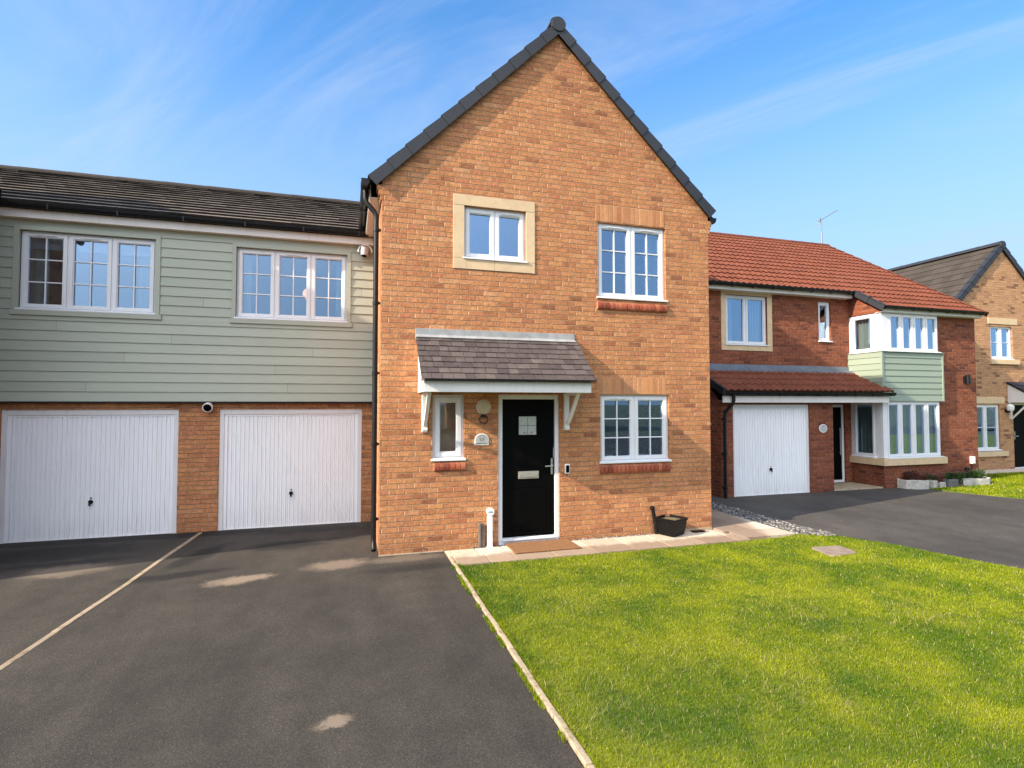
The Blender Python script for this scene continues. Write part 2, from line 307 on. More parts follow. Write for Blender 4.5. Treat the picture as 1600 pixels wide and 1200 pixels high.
def coir():
    q = Nt('coir matting'); P = q.pos()
    v = q.n('ShaderNodeMapping', {0: P, 'Scale': (120, 8, 8)}).outputs[0]
    s = q.n('ShaderNodeSeparateXYZ', {0: P}); st = q.math('SINE', q.math('MULTIPLY', s.outputs[1], 180.))
    n = q.noise(v, 1, 4, .7); c = q.mix(n, (.15, .06, .02, 1), (.42, .20, .07, 1))
    c = q.mix(q.rng(st, 0, 1, 0, .5), c, (.11, .05, .02, 1))
    return q.out(c, .95, q.bump(q.math('ADD', n, st), .006, .8))
M['coir'] = coir()
def pebble():
    q = Nt('mixed pebbles'); r = island(q)
    return q.out(q.ramp(r, [(0, (.03, .03, .032, 1)), (.35, (.07, .067, .062, 1)), (.6, (.14, .13, .11, 1)), (.85, (.22, .20, .17, 1)), (1, (.42, .39, .33, 1))]), .75)
M['peb'] = pebble()
def grass_mat(name, under=False):
    q = Nt(name); P = q.pos()
    b = q.noise(P, 1.1, 5, .6, .5); m_ = q.noise(P, 4.5, 5, .65)
    t = q.rng(q.math('ADD', q.math('MULTIPLY', b, .7), q.math('MULTIPLY', m_, .3)), .34, .64)
    dark = (.078, .150, .004, 1); lite = (.262, .298, .007, 1)
    c = q.mix(t, dark, lite)
    st = q.rng(q.noise(P, 1.7, 6, .7), .60, .72, 0, .35); c = q.mix(st, c, (.42, .33, .13, 1))
    if under: return q.out(mul((.05, .07, .012), 1) if False else q.mix(.45, c, (.05, .045, .015, 1)), .95)
    r = island(q); k = q.rng(r, 0, 1, .6, 1.35, False)
    c = q.mix(1., c, q.n('ShaderNodeCombineColor', {0: k, 1: k, 2: k}).outputs[0], 'MULTIPLY')
    c = q.mix(q.rng(r, .93, .98), c, (.50, .40, .17, 1))
    df = q.n('ShaderNodeBsdfDiffuse', {0: c}); tl = q.n('ShaderNodeBsdfTranslucent', {0: c})
    gl = q.n('ShaderNodeBsdfGlossy', {0: (.5, .5, .4, 1), 1: .5})
    a = q.n('ShaderNodeMixShader', {0: .22, 1: df.outputs[0], 2: tl.outputs[0]}); a2 = q.n('ShaderNodeMixShader', {0: .012, 1: a.outputs[0], 2: gl.outputs[0]})
    q.t.links.new(a2.outputs[0], q.o.inputs[0]); return q.m
M['grass'] = grass_mat('lawn grass'); M['turf'] = grass_mat('turf soil', True)
def leafm(name, a, b):
    q = Nt(name); r = island(q); c = q.ramp(r, [(0, a), (1, b)])
    df = q.n('ShaderNodeBsdfDiffuse', {0: c}); tl = q.n('ShaderNodeBsdfTranslucent', {0: c})
    x = q.n('ShaderNodeMixShader', {0: .3, 1: df.outputs[0], 2: tl.outputs[0]}); q.t.links.new(x.outputs[0], q.o.inputs[0]); return q.m
M['leafg'] = leafm('green leaves', (.03, .06, .02, 1), (.09, .15, .05, 1)); M['leafr'] = leafm('bronze leaves', (.08, .03, .03, 1), (.18, .09, .06, 1))
M['leafy'] = leafm('pale green leaves', (.10, .13, .04, 1), (.25, .28, .10, 1))
M['straw'] = leafm('dry straw', (.18, .17, .06, 1), (.42, .36, .18, 1))
M['ground'] = plain('far ground', (.09, .10, .05, 1), .95, .2, .2)
# ------------------------------------------------------------------ mesh helper
OFF = {}
class MB:
    def __init__(s, xf=None): s.v = []; s.f = []; s.xf = xf
    def add(s, vs, fs):
        n = len(s.v)
        for p in vs:
            p = Vector(p)
            if s.xf is not None: p = s.xf @ p
            s.v.append(p)
        for f in fs: s.f.append([n + i for i in f])
    def quad(s, a, b, c, d): s.add([a, b, c, d], [(0, 1, 2, 3)])
    def box(s, x0, x1, y0, y1, z0, z1):
        s.add([(x0, y0, z0), (x1, y0, z0), (x1, y1, z0), (x0, y1, z0), (x0, y0, z1), (x1, y0, z1), (x1, y1, z1), (x0, y1, z1)],
              [(0, 3, 2, 1), (4, 5, 6, 7), (0, 1, 5, 4), (1, 2, 6, 5), (2, 3, 7, 6), (3, 0, 4, 7)])
    def obox(s, o, a, b, c):
        o, a, b, c = map(Vector, (o, a, b, c))
        s.add([o, o + a, o + a + b, o + b, o + c, o + a + c, o + a + b + c, o + b + c],
              [(0, 3, 2, 1), (4, 5, 6, 7), (0, 1, 5, 4), (1, 2, 6, 5), (2, 3, 7, 6), (3, 0, 4, 7)])
    def prism(s, poly, ax, a0, a1):
        "poly in the other two axes (in x,y,z order), extruded along ax"
        def mk(p, t): return (t, p[0], p[1]) if ax == 'x' else (p[0], t, p[1]) if ax == 'y' else (p[0], p[1], t)
        n = len(poly)
        s.add([mk(p, a0) for p in poly] + [mk(p, a1) for p in poly],
              [tuple(range(n))[::-1], tuple(range(n, 2 * n))] + [(i, (i + 1) % n, n + (i + 1) % n, n + i) for i in range(n)])
    def tube(s, pts, r, n=12, caps=True):
        pts = [Vector(p) for p in pts]; rs = r if isinstance(r, (list, tuple)) else [r] * len(pts)
        vs = []; fs = []; up = None
        for i, p in enumerate(pts):
            t = (pts[min(i + 1, len(pts) - 1)] - pts[max(i - 1, 0)]).normalized()
            if up is None: up = t.orthogonal().normalized()
            up = (up - t * up.dot(t)).normalized(); sd_ = t.cross(up)
            for k in range(n):
                a = 2 * math.pi * k / n; vs.append(p + (up * math.cos(a) + sd_ * math.sin(a)) * rs[i])
        for i in range(len(pts) - 1):
            for k in range(n): fs.append((i * n + k, i * n + (k + 1) % n, (i + 1) * n + (k + 1) % n, (i + 1) * n + k))
        if caps: fs += [tuple(range(n))[::-1], tuple((len(pts) - 1) * n + k for k in range(n))]
        s.add(vs, fs)
    def build(s, name, mat, parent=None, smooth=False, bevel=0, base=None):
        me = bpy.data.meshes.new(name); off = OFF.get(parent, Vector((0, 0, 0))) if parent else Vector(base or (0, 0, 0))
        me.from_pydata([tuple(p - off) for p in s.v], [], s.f)
        me.materials.append(M[mat] if isinstance(mat, str) else mat)
        if smooth:
            me.polygons.foreach_set('use_smooth', [True] * len(me.polygons))
            try: me.set_sharp_from_angle(angle=R(40))
            except Exception: pass
        me.update()
        o = bpy.data.objects.new(name, me); C.objects.link(o)
        if parent: o.parent = parent
        else: o.location = off
        OFF[o] = off
        if bevel:
            b = o.modifiers.new('bevel', 'BEVEL'); b.width = bevel; b.segments = 2; b.limit_method = 'ANGLE'
        return o
def thing(name, label, cat, loc, group=None):
    o = bpy.data.objects.new(name, None); C.objects.link(o); o.location = loc; o.empty_display_size = .2
    o['label'] = label; o['category'] = cat
    if group: o['group'] = group
    OFF[o] = Vector(loc); return o
def tag(o, label, cat, group=None):
    o['label'] = label; o['category'] = cat
    if group: o['group'] = group
    return o
def leaves(mb, c, rx, ry, rz, n, ln, wd, up=.3, stems=False):
    for k in range(n):
        a = random.random() * 6.283; r_ = random.random() ** .5; h = random.random()
        p = Vector((c[0] + rx * r_ * math.cos(a), c[1] + ry * r_ * math.sin(a), c[2] + rz * h))
        d = Vector((math.cos(a) * random.uniform(.2, 1), math.sin(a) * random.uniform(.2, 1), random.uniform(-.2, 1) + up)).normalized(); s_ = d.orthogonal().normalized(); s_ = Matrix.Rotation(random.random() * 6.28, 3, d) @ s_
        l = ln * random.uniform(.6, 1.3); w = wd * random.uniform(.7, 1.2); mb.add([p, p + d * l * .5 + s_ * w, p + d * l, p + d * l * .5 - s_ * w], [(0, 1, 2, 3)])
def struct(o): o['kind'] = 'structure'; return o
# ------------------------------------------------------------------ building pieces (all face -Y; xf turns them)
def wall(mb, x0, x1, z0, z1, Y, holes=(), rev=.1):
    xs = sorted({x0, x1, *[h[0] for h in holes], *[h[1] for h in holes]}); zs = sorted({z0, z1, *[h[2] for h in holes], *[h[3] for h in holes]})
    xs = [x for x in xs if x0 <= x <= x1]; zs = [z for z in zs if z0 <= z <= z1]
    for i in range(len(xs) - 1):
        for j in range(len(zs) - 1):
            cx = (xs[i] + xs[i + 1]) / 2; cz = (zs[j] + zs[j + 1]) / 2
            if any(h[0] < cx < h[1] and h[2] < cz < h[3] for h in holes): continue
            mb.quad((xs[i], Y, zs[j]), (xs[i + 1], Y, zs[j]), (xs[i + 1], Y, zs[j + 1]), (xs[i], Y, zs[j + 1]))
    for (a, b, c, d) in holes:
        mb.quad((a, Y, c), (a, Y, d), (a, Y + rev, d), (a, Y + rev, c)); mb.quad((b, Y, d), (b, Y, c), (b, Y + rev, c), (b, Y + rev, d))
        mb.quad((a, Y, d), (b, Y, d), (b, Y + rev, d), (a, Y + rev, d))
        if c > z0 + .01: mb.quad((b, Y, c), (a, Y, c), (a, Y + rev, c), (b, Y + rev, c))
def window(parent, x0, x1, z0, z1, Y, n=2, bars=(2, 3), gl='glass', xf=None, widths=None, sill=True, vents=(), fw=.042, sw=.048, mull=.045, handle=False, curt=None, blind=0, sillw=.03):
    f = MB(xf); f.box(x0, x0 + fw, Y, Y + .07, z0, z1); f.box(x1 - fw, x1, Y, Y + .07, z0, z1)
    f.box(x0 + fw, x1 - fw, Y, Y + .07, z1 - fw, z1); f.box(x0 + fw, x1 - fw, Y, Y + .07, z0, z0 + fw)
    W_ = x1 - x0 - 2 * fw - (n - 1) * mull; ws = widths or [1 / n] * n; xx = x0 + fw; cs = []
    for i in range(n):
        w = W_ * ws[i]; cs.append((xx, xx + w)); xx += w
        if i < n - 1: f.box(xx, xx + mull, Y, Y + .07, z0 + fw, z1 - fw); xx += mull
    win = f.build('window', 'upvc', parent, bevel=.003)
    p = MB(xf); zb, zt = z0 + fw, z1 - fw
    for (a, b) in cs:
        c = MB(xf); A, B, Zb, Zt = a - .008, b + .008, zb - .008, zt + .008; y0, y1 = Y - .016, Y + .04
        c.box(A, A + sw, y0, y1, Zb, Zt); c.box(B - sw, B, y0, y1, Zb, Zt)
        c.box(A + sw, B - sw, y0, y1, Zt - sw, Zt); c.box(A + sw, B - sw, y0, y1, Zb, Zb + sw)
        g0, g1, h0, h1 = A + sw, B - sw, Zb + sw, Zt - sw
        # bead inside the sash
        for (q0, q1, r0, r1) in ((g0, g0 + .012, h0, h1), (g1 - .012, g1, h0, h1), (g0 + .012, g1 - .012, h1 - .012, h1), (g0 + .012, g1 - .012, h0, h0 + .012)):
            c.box(q0, q1, Y - .004, Y + .025, r0, r1)
        for k in range(1, bars[0]):
            xc = g0 + (g1 - g0) * k / bars[0]; c.box(xc - .009, xc + .009, Y + .002, Y + .024, h0 + .012, h1 - .012)
        for k in range(1, bars[1]):
            zc = h0 + (h1 - h0) * k / bars[1]; c.box(g0 + .012, g1 - .012, Y + .005, Y + .022, zc - .009, zc + .009)
        c.build('casement', 'upvc', win, bevel=.003)
        p.box(g0, g1, Y + .026, Y + .030, h0, h1)
        if handle: pass
    p.build('pane', gl, win)
    if sill:
        s = MB(xf); s.prism([(Y - .085, z0 - .012), (Y + .0, z0 - .012), (Y + .0, z0 + sillw), (Y - .02, z0 + sillw), (Y - .085, z0 + .010)], 'x', x0 - .02, x1 + .02)
        s.build('sill', 'upvc', win, bevel=.002)
    for i in vents:
        a, b = cs[i]; m_ = (a + b) / 2; v = MB(xf); v.box(m_ - .13, m_ + .13, Y - .03, Y - .0165, z1 - fw - .024, z1 - fw - .008)
        v.build('trickle_vent', 'upvc', win, bevel=.003)
    if curt:
        for (ca, cb_, dens) in curt:
            c = MB(xf); N = max(8, int((cb_ - ca) * 60)); pr = []
            for k in range(N + 1):
                x = ca + (cb_ - ca) * k / N; pr.append((x, Y + .16 + .02 * math.sin(k * 1.15) + .008 * math.sin(k * 2.7)))
            for k in range(N): c.quad((pr[k][0], pr[k][1], z0), (pr[k + 1][0], pr[k + 1][1], z0), (pr[k + 1][0], pr[k + 1][1], z1), (pr[k][0], pr[k][1], z1))
            c.build('curtain', dens, win, smooth=True)
    if blind:
        for (a, b) in cs:
            c = MB(xf); c.box(a + .01, b - .01, Y + .10, Y + .104, z1 - (z1 - z0) * blind, z1 - .05); c.tube([(a + .01, Y + .102, z1 - (z1 - z0) * blind), (b - .01, Y + .102, z1 - (z1 - z0) * blind)], .012, 8); c.build('blind', 'blind', win)
    return win
def slope(mb, A, B, U, rows, tw, th=.018, wave=0, jit=.0015, gap=.003, sub=6, bond=True):
    A, B, U = Vector(A), Vector(B), Vector(U); L = (B - A).length; ex = (B - A) / L; N = ex.cross(U).normalized()
    if N.z < 0: N = -N
    for r in range(rows):
        lo = A + U * (r / rows); hi = A + U * ((r + 1) / rows) + U.normalized() * .015
        if wave:
            n = max(1, round(L / tw)) * sub; top = []; bot = []; fr = []
            for k in range(n + 1):
                x = L * k / n; ph = (k % sub) / sub; h = wave * (.5 + .5 * math.cos(2 * math.pi * ph)) ** 1.3
                top.append(hi + ex * x + N * (h + .0)); bot.append(lo + ex * x + N * (h + th)); fr.append(lo + ex * x + N * (h * .9 - .004))
            for k in range(0, n, sub):
                ids = range(k, min(k + sub, n) + 1); vs = [bot[i] for i in ids] + [top[i] for i in ids] + [fr[i] for i in ids]; m = len(ids)
                j = N * random.uniform(-jit, jit)
                mb.add([v + j for v in vs], [(i, i + 1, m + i + 1, m + i) for i in range(m - 1)] + [(2 * m + i, 2 * m + i + 1, i + 1, i) for i in range(m - 1)])
        else:
            x = -tw * .5 * (r % 2) if bond else 0
            while x < L - 1e-4:
                w = tw * (1 if not isinstance(jit, tuple) else random.uniform(.75, 1.2)); a = max(0, x) + gap / 2; b = min(L, x + w) - gap / 2; x += w
                if b - a < .02: continue
                jj = jit if not isinstance(jit, tuple) else jit[0]
                j1, j2 = random.uniform(-jj, jj), random.uniform(-jj, jj); dr = U.normalized() * random.uniform(-jj, jj) * 1.2
                p = [lo + ex * a + N * (th + j1) + dr, lo + ex * b + N * (th + j2) + dr, hi + ex * b + N * .001, hi + ex * a + N * .001,
                     lo + ex * a - N * .002 + dr, lo + ex * b - N * .002 + dr, hi + ex * b - N * .01, hi + ex * a - N * .01]
                mb.add(p, [(0, 1, 2, 3), (4, 5, 1, 0), (5, 6, 2, 1), (7, 4, 0, 3), (7, 6, 5, 4)])
    mb.quad(A - N * .004, B - N * .004, B + U - N * .012, A + U - N * .012)
def verge(mb, P0, P1, outw, inw, n, h=.17, top=.03, outd=Vector((0, -1, 0))):
    "row of overlapping verge caps from the eave P0 up to P1"
    P0, P1 = Vector(P0), Vector(P1); D = (P1 - P0) / n; u = D.normalized(); side = Vector(outd); N = side.cross(u)
    if N.z < 0: N = -N
    for k in range(n):
        o = P0 + D * k; l = D * 1.02
        # outer face panel, slightly flared at its lower end
        a = o + side * (outw + .010); b = o + l + side * outw
        v = [a - N * (h - top), b - N * (h - top) + N * .006, b + N * (top - .008), a + N * (top + .008)]
        w = [p - side * .012 for p in v]; mb.add(v + w, [(0, 1, 2, 3), (7, 6, 5, 4), (0, 4, 5, 1), (1, 5, 6, 2), (2, 6, 7, 3), (3, 7, 4, 0)])
        v = [a + N * (top + .008), b + N * (top - .008), b - side * (outw + inw) + N * (top - .008), a - side * (outw + inw + .006) + N * (top + .008)]
        w = [p - N * .010 for p in v]; mb.add(v + w, [(0, 1, 2, 3), (7, 6, 5, 4), (0, 4, 5, 1), (1, 5, 6, 2), (2, 6, 7, 3), (3, 7, 4, 0)])
def ridge(mb, P0, P1, n, r=.12, hz=.05):
    P0, P1 = Vector(P0), Vector(P1); D = (P1 - P0) / n; u = D.normalized(); s = u.cross(Vector((0, 0, 1))).normalized()
    for k in range(n):
        vs = []; K = 8
        for e, rr in ((P0 + D * k, r * 1.03), (P0 + D * (k + 1.01), r * .98)):
            for j in range(K + 1):
                a = math.pi * (-.05 + 1.1 * j / K); vs.append(e + s * math.cos(a) * rr + Vector((0, 0, 1)) * (math.sin(a) * rr * .8 - hz + .03))
        mb.add(vs, [(j, j + 1, K + 2 + j, K + 1 + j) for j in range(K)] + [tuple(range(K + 1))])
def gutter(mb, P0, P1, w=.11, h=.075, br=.9):
    P0, P1 = Vector(P0), Vector(P1); u = (P1 - P0).normalized(); s = u.cross(Vector((0, 0, 1))); L = (P1 - P0).length; K = 8
    for rr, dz in ((1., 0), (.88, .004)):
        vs = []
        for e in (P0, P1):
            for j in range(K + 1):
                a = math.pi * j / K; vs.append(e + s * math.cos(a) * w / 2 * rr + Vector((0, 0, -math.sin(a) * h * rr + dz)))
        fs = [(j, j + 1, K + 2 + j, K + 1 + j) for j in range(K)]
        if rr == 1.: fs += [tuple(range(K + 1)), tuple(range(K + 1, 2 * K + 2))]
        mb.add(vs, fs)
    for k in range(int(L / br) + 1):                  # clips
        p = P0 + u * (br * k + .15); 
        if (p - P0).length > L: break
        mb.obox(p - s * w * .53 + Vector((0, 0, -h * 1.04)), u * .022, s * w * 1.06, Vector((0, 0, h * 1.05)))
def sill_bricks(parent, x0, x1, z0, z1, Y, proj=.045):
    b = MB(); n = round((x1 - x0) / .073); w = (x1 - x0) / n; h = z1 - z0
    for k in range(n):
        a = x0 + k * w + .0045; e = random.uniform(-.003, .003); pr = []
        pr = [(Y + .04, z0), (Y - proj + .02 + e, z0), (Y - proj + .004 + e, z0 + h * .2), (Y - proj + e, z0 + h * .5), (Y - proj + .008 + e, z0 + h * .8), (Y - proj + .03 + e, z1), (Y + .04, z1)]
        b.prism(pr, 'x', a, a + w - .009)
    o = b.build('brick_sill', 'redbr', parent, bevel=.004)
    m_ = MB(); m_.box(x0, x1, Y - proj + .022, Y + .03, z0 + .004, z1 - .006); m_.build('mortar', 'mortar', o)
def soldiers(parent, x0, x1, z0, z1, Y):
    b = MB(); n = round((x1 - x0) / .075); w = (x1 - x0) / n
    for k in range(n):
        a = x0 + k * w + .005 + random.uniform(-.001, .001); e = random.uniform(-.0015, .002)
        b.box(a, a + w - .010, Y - .005 + e, Y + .02, z0 + .004, z1 - .004)
    o = b.build('soldier_course', 'soldier', parent, bevel=.003)
    m_ = MB(); m_.box(x0, x1, Y - .002, Y + .015, z0, z1); m_.build('mortar', 'mortar', o)
def ribbed_door(parent, x0, x1, z0, z1, Y, ribs=30, label=None):
    f = MB(); fw = .07
    f.box(x0, x0 + fw, Y - .0, Y + .07, z0, z1); f.box(x1 - fw, x1, Y, Y + .07, z0, z1); f.box(x0 + fw, x1 - fw, Y, Y + .07, z1 - .085, z1)
    fr = f.build('garage_door_frame', 'gframe', parent, bevel=.003)
    d = MB(); a, b, c, e = x0 + fw, x1 - fw, z0 + .012, z1 - .085; Yp = Y + .03
    for (p0, p1, q0, q1) in ((a, a + .05, c, e), (b - .05, b, c, e), (a + .05, b - .05, e - .03, e), (a + .05, b - .05, c, c + .03)): d.box(p0, p1, Yp - .012, Yp + .02, q0, q1)
    X0, X1 = a + .05, b - .05; w = (X1 - X0) / ribs; pr = []
    for k in range(ribs):
        x = X0 + k * w; pr += [(x, Yp + .012), (x + w * .12, Yp + .012), (x + w * .22, Yp - .004), (x + w * .5, Yp - .002), (x + w * .54, Yp + .001), (x + w * .58, Yp - .002), (x + w * .88, Yp - .004)]
    pr.append((X1, Yp + .012))
    for k in range(len(pr) - 1):
        (p, q), (r_, s_) = pr[k], pr[k + 1]; d.quad((p, q, c + .03), (r_, s_, c + .03), (r_, s_, e - .03), (p, q, e - .03))
    d.box(X0, X1, Yp + .03, Yp + .04, c, e)
    dr = d.build('garage_door', 'gdoor', parent)
    h = MB(); xm = (x0 + x1) / 2 - .02; zm_ = z0 + (z1 - z0) * .29
    h.tube([(xm, Yp - .004, zm_ + .0), (xm, Yp - .02, zm_)], .032, 16); h.tube([(xm, Yp - .02, zm_), (xm, Yp - .05, zm_)], .012, 10)
    h.box(xm - .012, xm + .012, Yp - .058, Yp - .045, zm_ - .055, zm_ + .03); h.tube([(xm + .004, Yp - .006, zm_ + .06), (xm + .004, Yp - .014, zm_ + .06)], .012, 10)
    h.build('handle', 'blackp', dr, smooth=True)
    return fr
def boards(mb, x0, x1, z0, z1, Y, holes=(), pitch=.155, joints=()):
    nb = math.ceil((z1 - z0) / pitch)
    for i in range(nb):
        zb = z0 + i * pitch; zt = min(zb + pitch, z1); lv = sorted({zb, zt, *[z for h in holes for z in (h[2], h[3]) if zb < z < zt]})
        yy = lambda z: Y - .020 + .016 * (z - zb) / pitch
        jx = [j for (j, row) in joints if row == i]
        for a, b in zip(lv[:-1], lv[1:]):
            cz = (a + b) / 2; segs = [(x0, x1)]
            for h in holes:
                if h[2] < cz < h[3]: segs = [t for s_ in segs for t in ((s_[0], min(s_[1], h[0])), (max(s_[0], h[1]), s_[1])) if t[1] - t[0] > .005]
            for j in jx: segs = [t for s_ in segs for t in (((s_[0], j - .0015), (j + .0015, s_[1])) if s_[0] < j < s_[1] else (s_,))]
            for (p, q) in segs:
                mb.add([(p, yy(a), a), (q, yy(a), a), (q, yy(b), b), (p, yy(b), b), (p, Y + .01, a), (q, Y + .01, a)], [(0, 1, 2, 3), (4, 5, 1, 0)])
def side_x(X): # face -X at x = X : local x runs along -Y?  local (x, y, z) -> world (X + y, -x, z)
    return Matrix(((0, 1, 0, X), (-1, 0, 0, 0), (0, 0, 1, 0), (0, 0, 0, 1)))
def gable_house(root, X0, X1, Y0, Y1, ez, az, bm, holes=(), rm='tgrey', nseg=11, gut=True, gr=.225, xm=None, ovl=.17, ovr=.17):
    "gable towards -Y; az = apex of the brickwork"
    xm = xm or (X0 + X1) / 2; w = MB(); wall(w, X0, X1, -.05, ez, Y0, holes)
    kl = (az - ez) / (xm - X0); kr = (az - ez) / (X1 - xm)
    # gable triangle down to the kneelers
    w.add([(X0, Y0, ez), (X1, Y0, ez), (xm, Y0, az)], [(0, 1, 2)])
    w.quad((X0, Y1, -.05), (X0, Y0, -.05), (X0, Y0, ez), (X0, Y1, ez)); w.quad((X1, Y0, -.05), (X1, Y1, -.05), (X1, Y1, ez), (X1, Y0, ez))
    w.add([(X1, Y1, -.05), (X0, Y1, -.05), (X0, Y1, ez), (xm, Y1, az), (X1, Y1, ez)], [(0, 1, 2, 3, 4)])
    w.build('wall', bm, root)
    for s_, X in ((-1, X0), (1, X1)):
        kn = MB()
        for j, (pj, z0, z1) in enumerate(((.025, ez - .29, ez - .215), (.05, ez - .215, ez - .14), (.07, ez - .14, ez - .065))):
            xs_ = sorted((X + s_ * pj, X - s_ * .02)); kn.box(xs_[0], xs_[1], Y0 - .002, Y0 + .21, z0, z1)
        kn.build('kneeler', bm, root)
    D_ = min(3.2, (Y1 - Y0) * .8); ins = MB(); ins.box(X0 + .1, X1 - .1, Y0 + D_, Y0 + D_ + .1, 0, ez); ins.box(X0 + .05, X1 - .05, Y0 + .3, Y1 - .1, 2.5, 2.75); ins.box(X0 + .05, X1 - .05, Y0 + .32, Y1 - .1, ez, ez + .1)
    ins.build('inner_structure', 'inside', root)
    ri = MB(); A = Vector((X0 - ovl, Y0, ez - ovl * kl + .15)); T = Vector((xm, Y0, az + .15))
    Bv = Vector((X1 + ovr, Y0, ez - ovr * kr + .15)); n = max(6, round((T - A).length / .33))
    yb = Y1 + .06
    slope(ri, (A.x, Y0 - .03, A.z), (A.x, yb, A.z), T - A, n, .32, .02); slope(ri, (Bv.x, yb, A.z), (Bv.x, Y0 - .03, A.z), T - Bv, n, .32, .02)
    rf = ri.build('roof', rm, root)
    vg = MB(); verge(vg, A, T + Vector((-.02, 0, -.02)), .065, .09, nseg, .165, .035); verge(vg, Bv, T + Vector((.02, 0, -.02)), .065, .09, nseg, .165, .035)
    vg.build('verge_cap', 'verge', rf, bevel=.003)
    rg = MB(); ridge(rg, (xm, Y0 - .05, T.z + .02), (xm, yb, T.z + .02), 14, .125)
    rg.tube([(xm, Y0 - .085, T.z - .025), (xm, Y0 - .02, T.z - .025)], .114, 28)
    rg.build('ridge_tile', 'verge', rf, bevel=.004)
    if gut:
        for s_, X in ((-1, X0), (1, X1)):
            g = MB(); fs_ = MB()
            gx = X + s_ * (.225 if s_ < 0 else gr); gutter(g, (gx, Y0 - .02, ez - .01), (gx, Y1, ez - .01), .12, .1)
            a, b = sorted((X, X + s_ * .16)); fs_.box(a, b, Y0 + .215, Y1, ez - .2, ez - .18); c, d = sorted((X + s_ * .145, X + s_ * .165)); fs_.box(c, d, Y0 + .215, Y1, ez - .179, ez + .0)
            g.build('gutter', 'blackp', root, smooth=True); fs_.build('soffit', 'fascia', root)
    return rf
# ================================================================== GROUND
def sheet(name, poly, z, mat, thick=.12):
    m = MB(); m.prism(poly, 'z', z - thick, z); return struct(m.build(name, mat))
g = MB(); g.quad((-600, -600, -.16), (600, -600, -.16), (600, 600, -.16), (-600, 600, -.16)); struct(g.build('ground', 'ground'))
sheet('road', [(-60, -16), (60, -16), (60, -7), (-60, -7)], -.012, 'asph2')
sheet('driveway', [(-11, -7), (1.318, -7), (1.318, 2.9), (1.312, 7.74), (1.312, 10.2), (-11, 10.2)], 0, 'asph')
LE = [(7.44, 6.83), (7.50, 6.72), (7.79, 6.15), (7.97, 5.4), (8.19, 4.8), (8.5, 3.9), (8.9, 2.6), (9.2, 0), (9.4, -7)]   # lawn's right edge
sheet('neighbour_driveway', [(7.40, 12.0), (7.36, 7.2)] + LE + [(16.2, -7), (15.4, 5), (14.6, 7.5), (14.18, 8.26), (13.93, 8.86), (13.62, 9.5), (13.6, 10.0), (13.0, 10.45), (12.7, 10.6), (12.7, 12)], 0, 'asph2')
sheet('lawn_soil', [(1.365, 6.95), (1.365, -7)] + LE[::-1] + [(7.3, 6.98), (6.85, 7.1), (6.5, 7.0)], .004, 'turf')
sheet('neighbour_lawn_soil', [(12.99, 10.38), (13.6, 9.98), (13.63, 9.5), (13.94, 8.86), (14.19, 8.26), (14.61, 7.5), (15.41, 5), (16.21, -7), (40, -7), (40, 11.4), (16.3, 11.4), (16.3, 10.5), (13.2, 10.42)], .008, 'turf')
# paving along the house front and its right side
p = MB()
def slabs(xs, y0, y1, z=.03):
    for a, b in zip(xs[:-1], xs[1:]):
        j = random.uniform(-.003, .003); p.box(a + .005, b - .005, y0 + .005, y1 - .005, z - .07, z + j)
slabs([1.318, 1.74, 2.13, 2.26, 3.17, 3.33, 3.93, 4.5, 5.08, 5.78], 7.37, 7.675)
slabs([1.37, 1.80, 2.17, 2.73, 3.33, 3.93, 4.5, 5.08, 5.66, 5.9], 6.96, 7.37)
slabs([5.9, 6.35, 6.84], 7.08, 7.5); 
for i, y in enumerate(np.arange(7.5, 16, .45)): slabs([5.80 + .0, 6.35, 6.84], y, y + .45, .03)
p.box(1.32, 5.77, 7.68, 7.74, -.04, .004) 
struct(p.build('path', 'slab', bevel=.006))
# concrete edging
def edging(name, pts, w, z, mat, L=.9):
    m = MB(); pts = [Vector((a, b, 0)) for a, b in pts]
    for P, Q in zip(pts[:-1], pts[1:]):
        u = (Q - P).normalized(); s_ = Vector((-u.y, u.x, 0)); T = (Q - P).length; n = max(1, round(T / L))
        for k in range(n):
            j = random.uniform(-.004, .004); o = P + u * (T * k / n + .003) + s_ * (-w / 2 + j) + Vector((0, 0, -.1)); m.obox(o, u * (T / n - .006), s_ * w, (0, 0, .1 + z + random.uniform(-.003, .003)))
    return struct(m.build(name, mat, bevel=.008))
edging('kerb', [(1.340, 7.66), (1.342, 6.0), (1.345, 4.5), (1.352, 2.95), (1.36, 0), (1.36, -6)], .048, .022, 'conc', .62)
edging('kerb', [(-2.28, 10.0), (-2.40, 8.2), (-2.445, 7.45), (-2.50, 6.8), (-2.63, 5.3), (-2.85, 2), (-3.2, -6)], .062, .007, 'divider', .9)
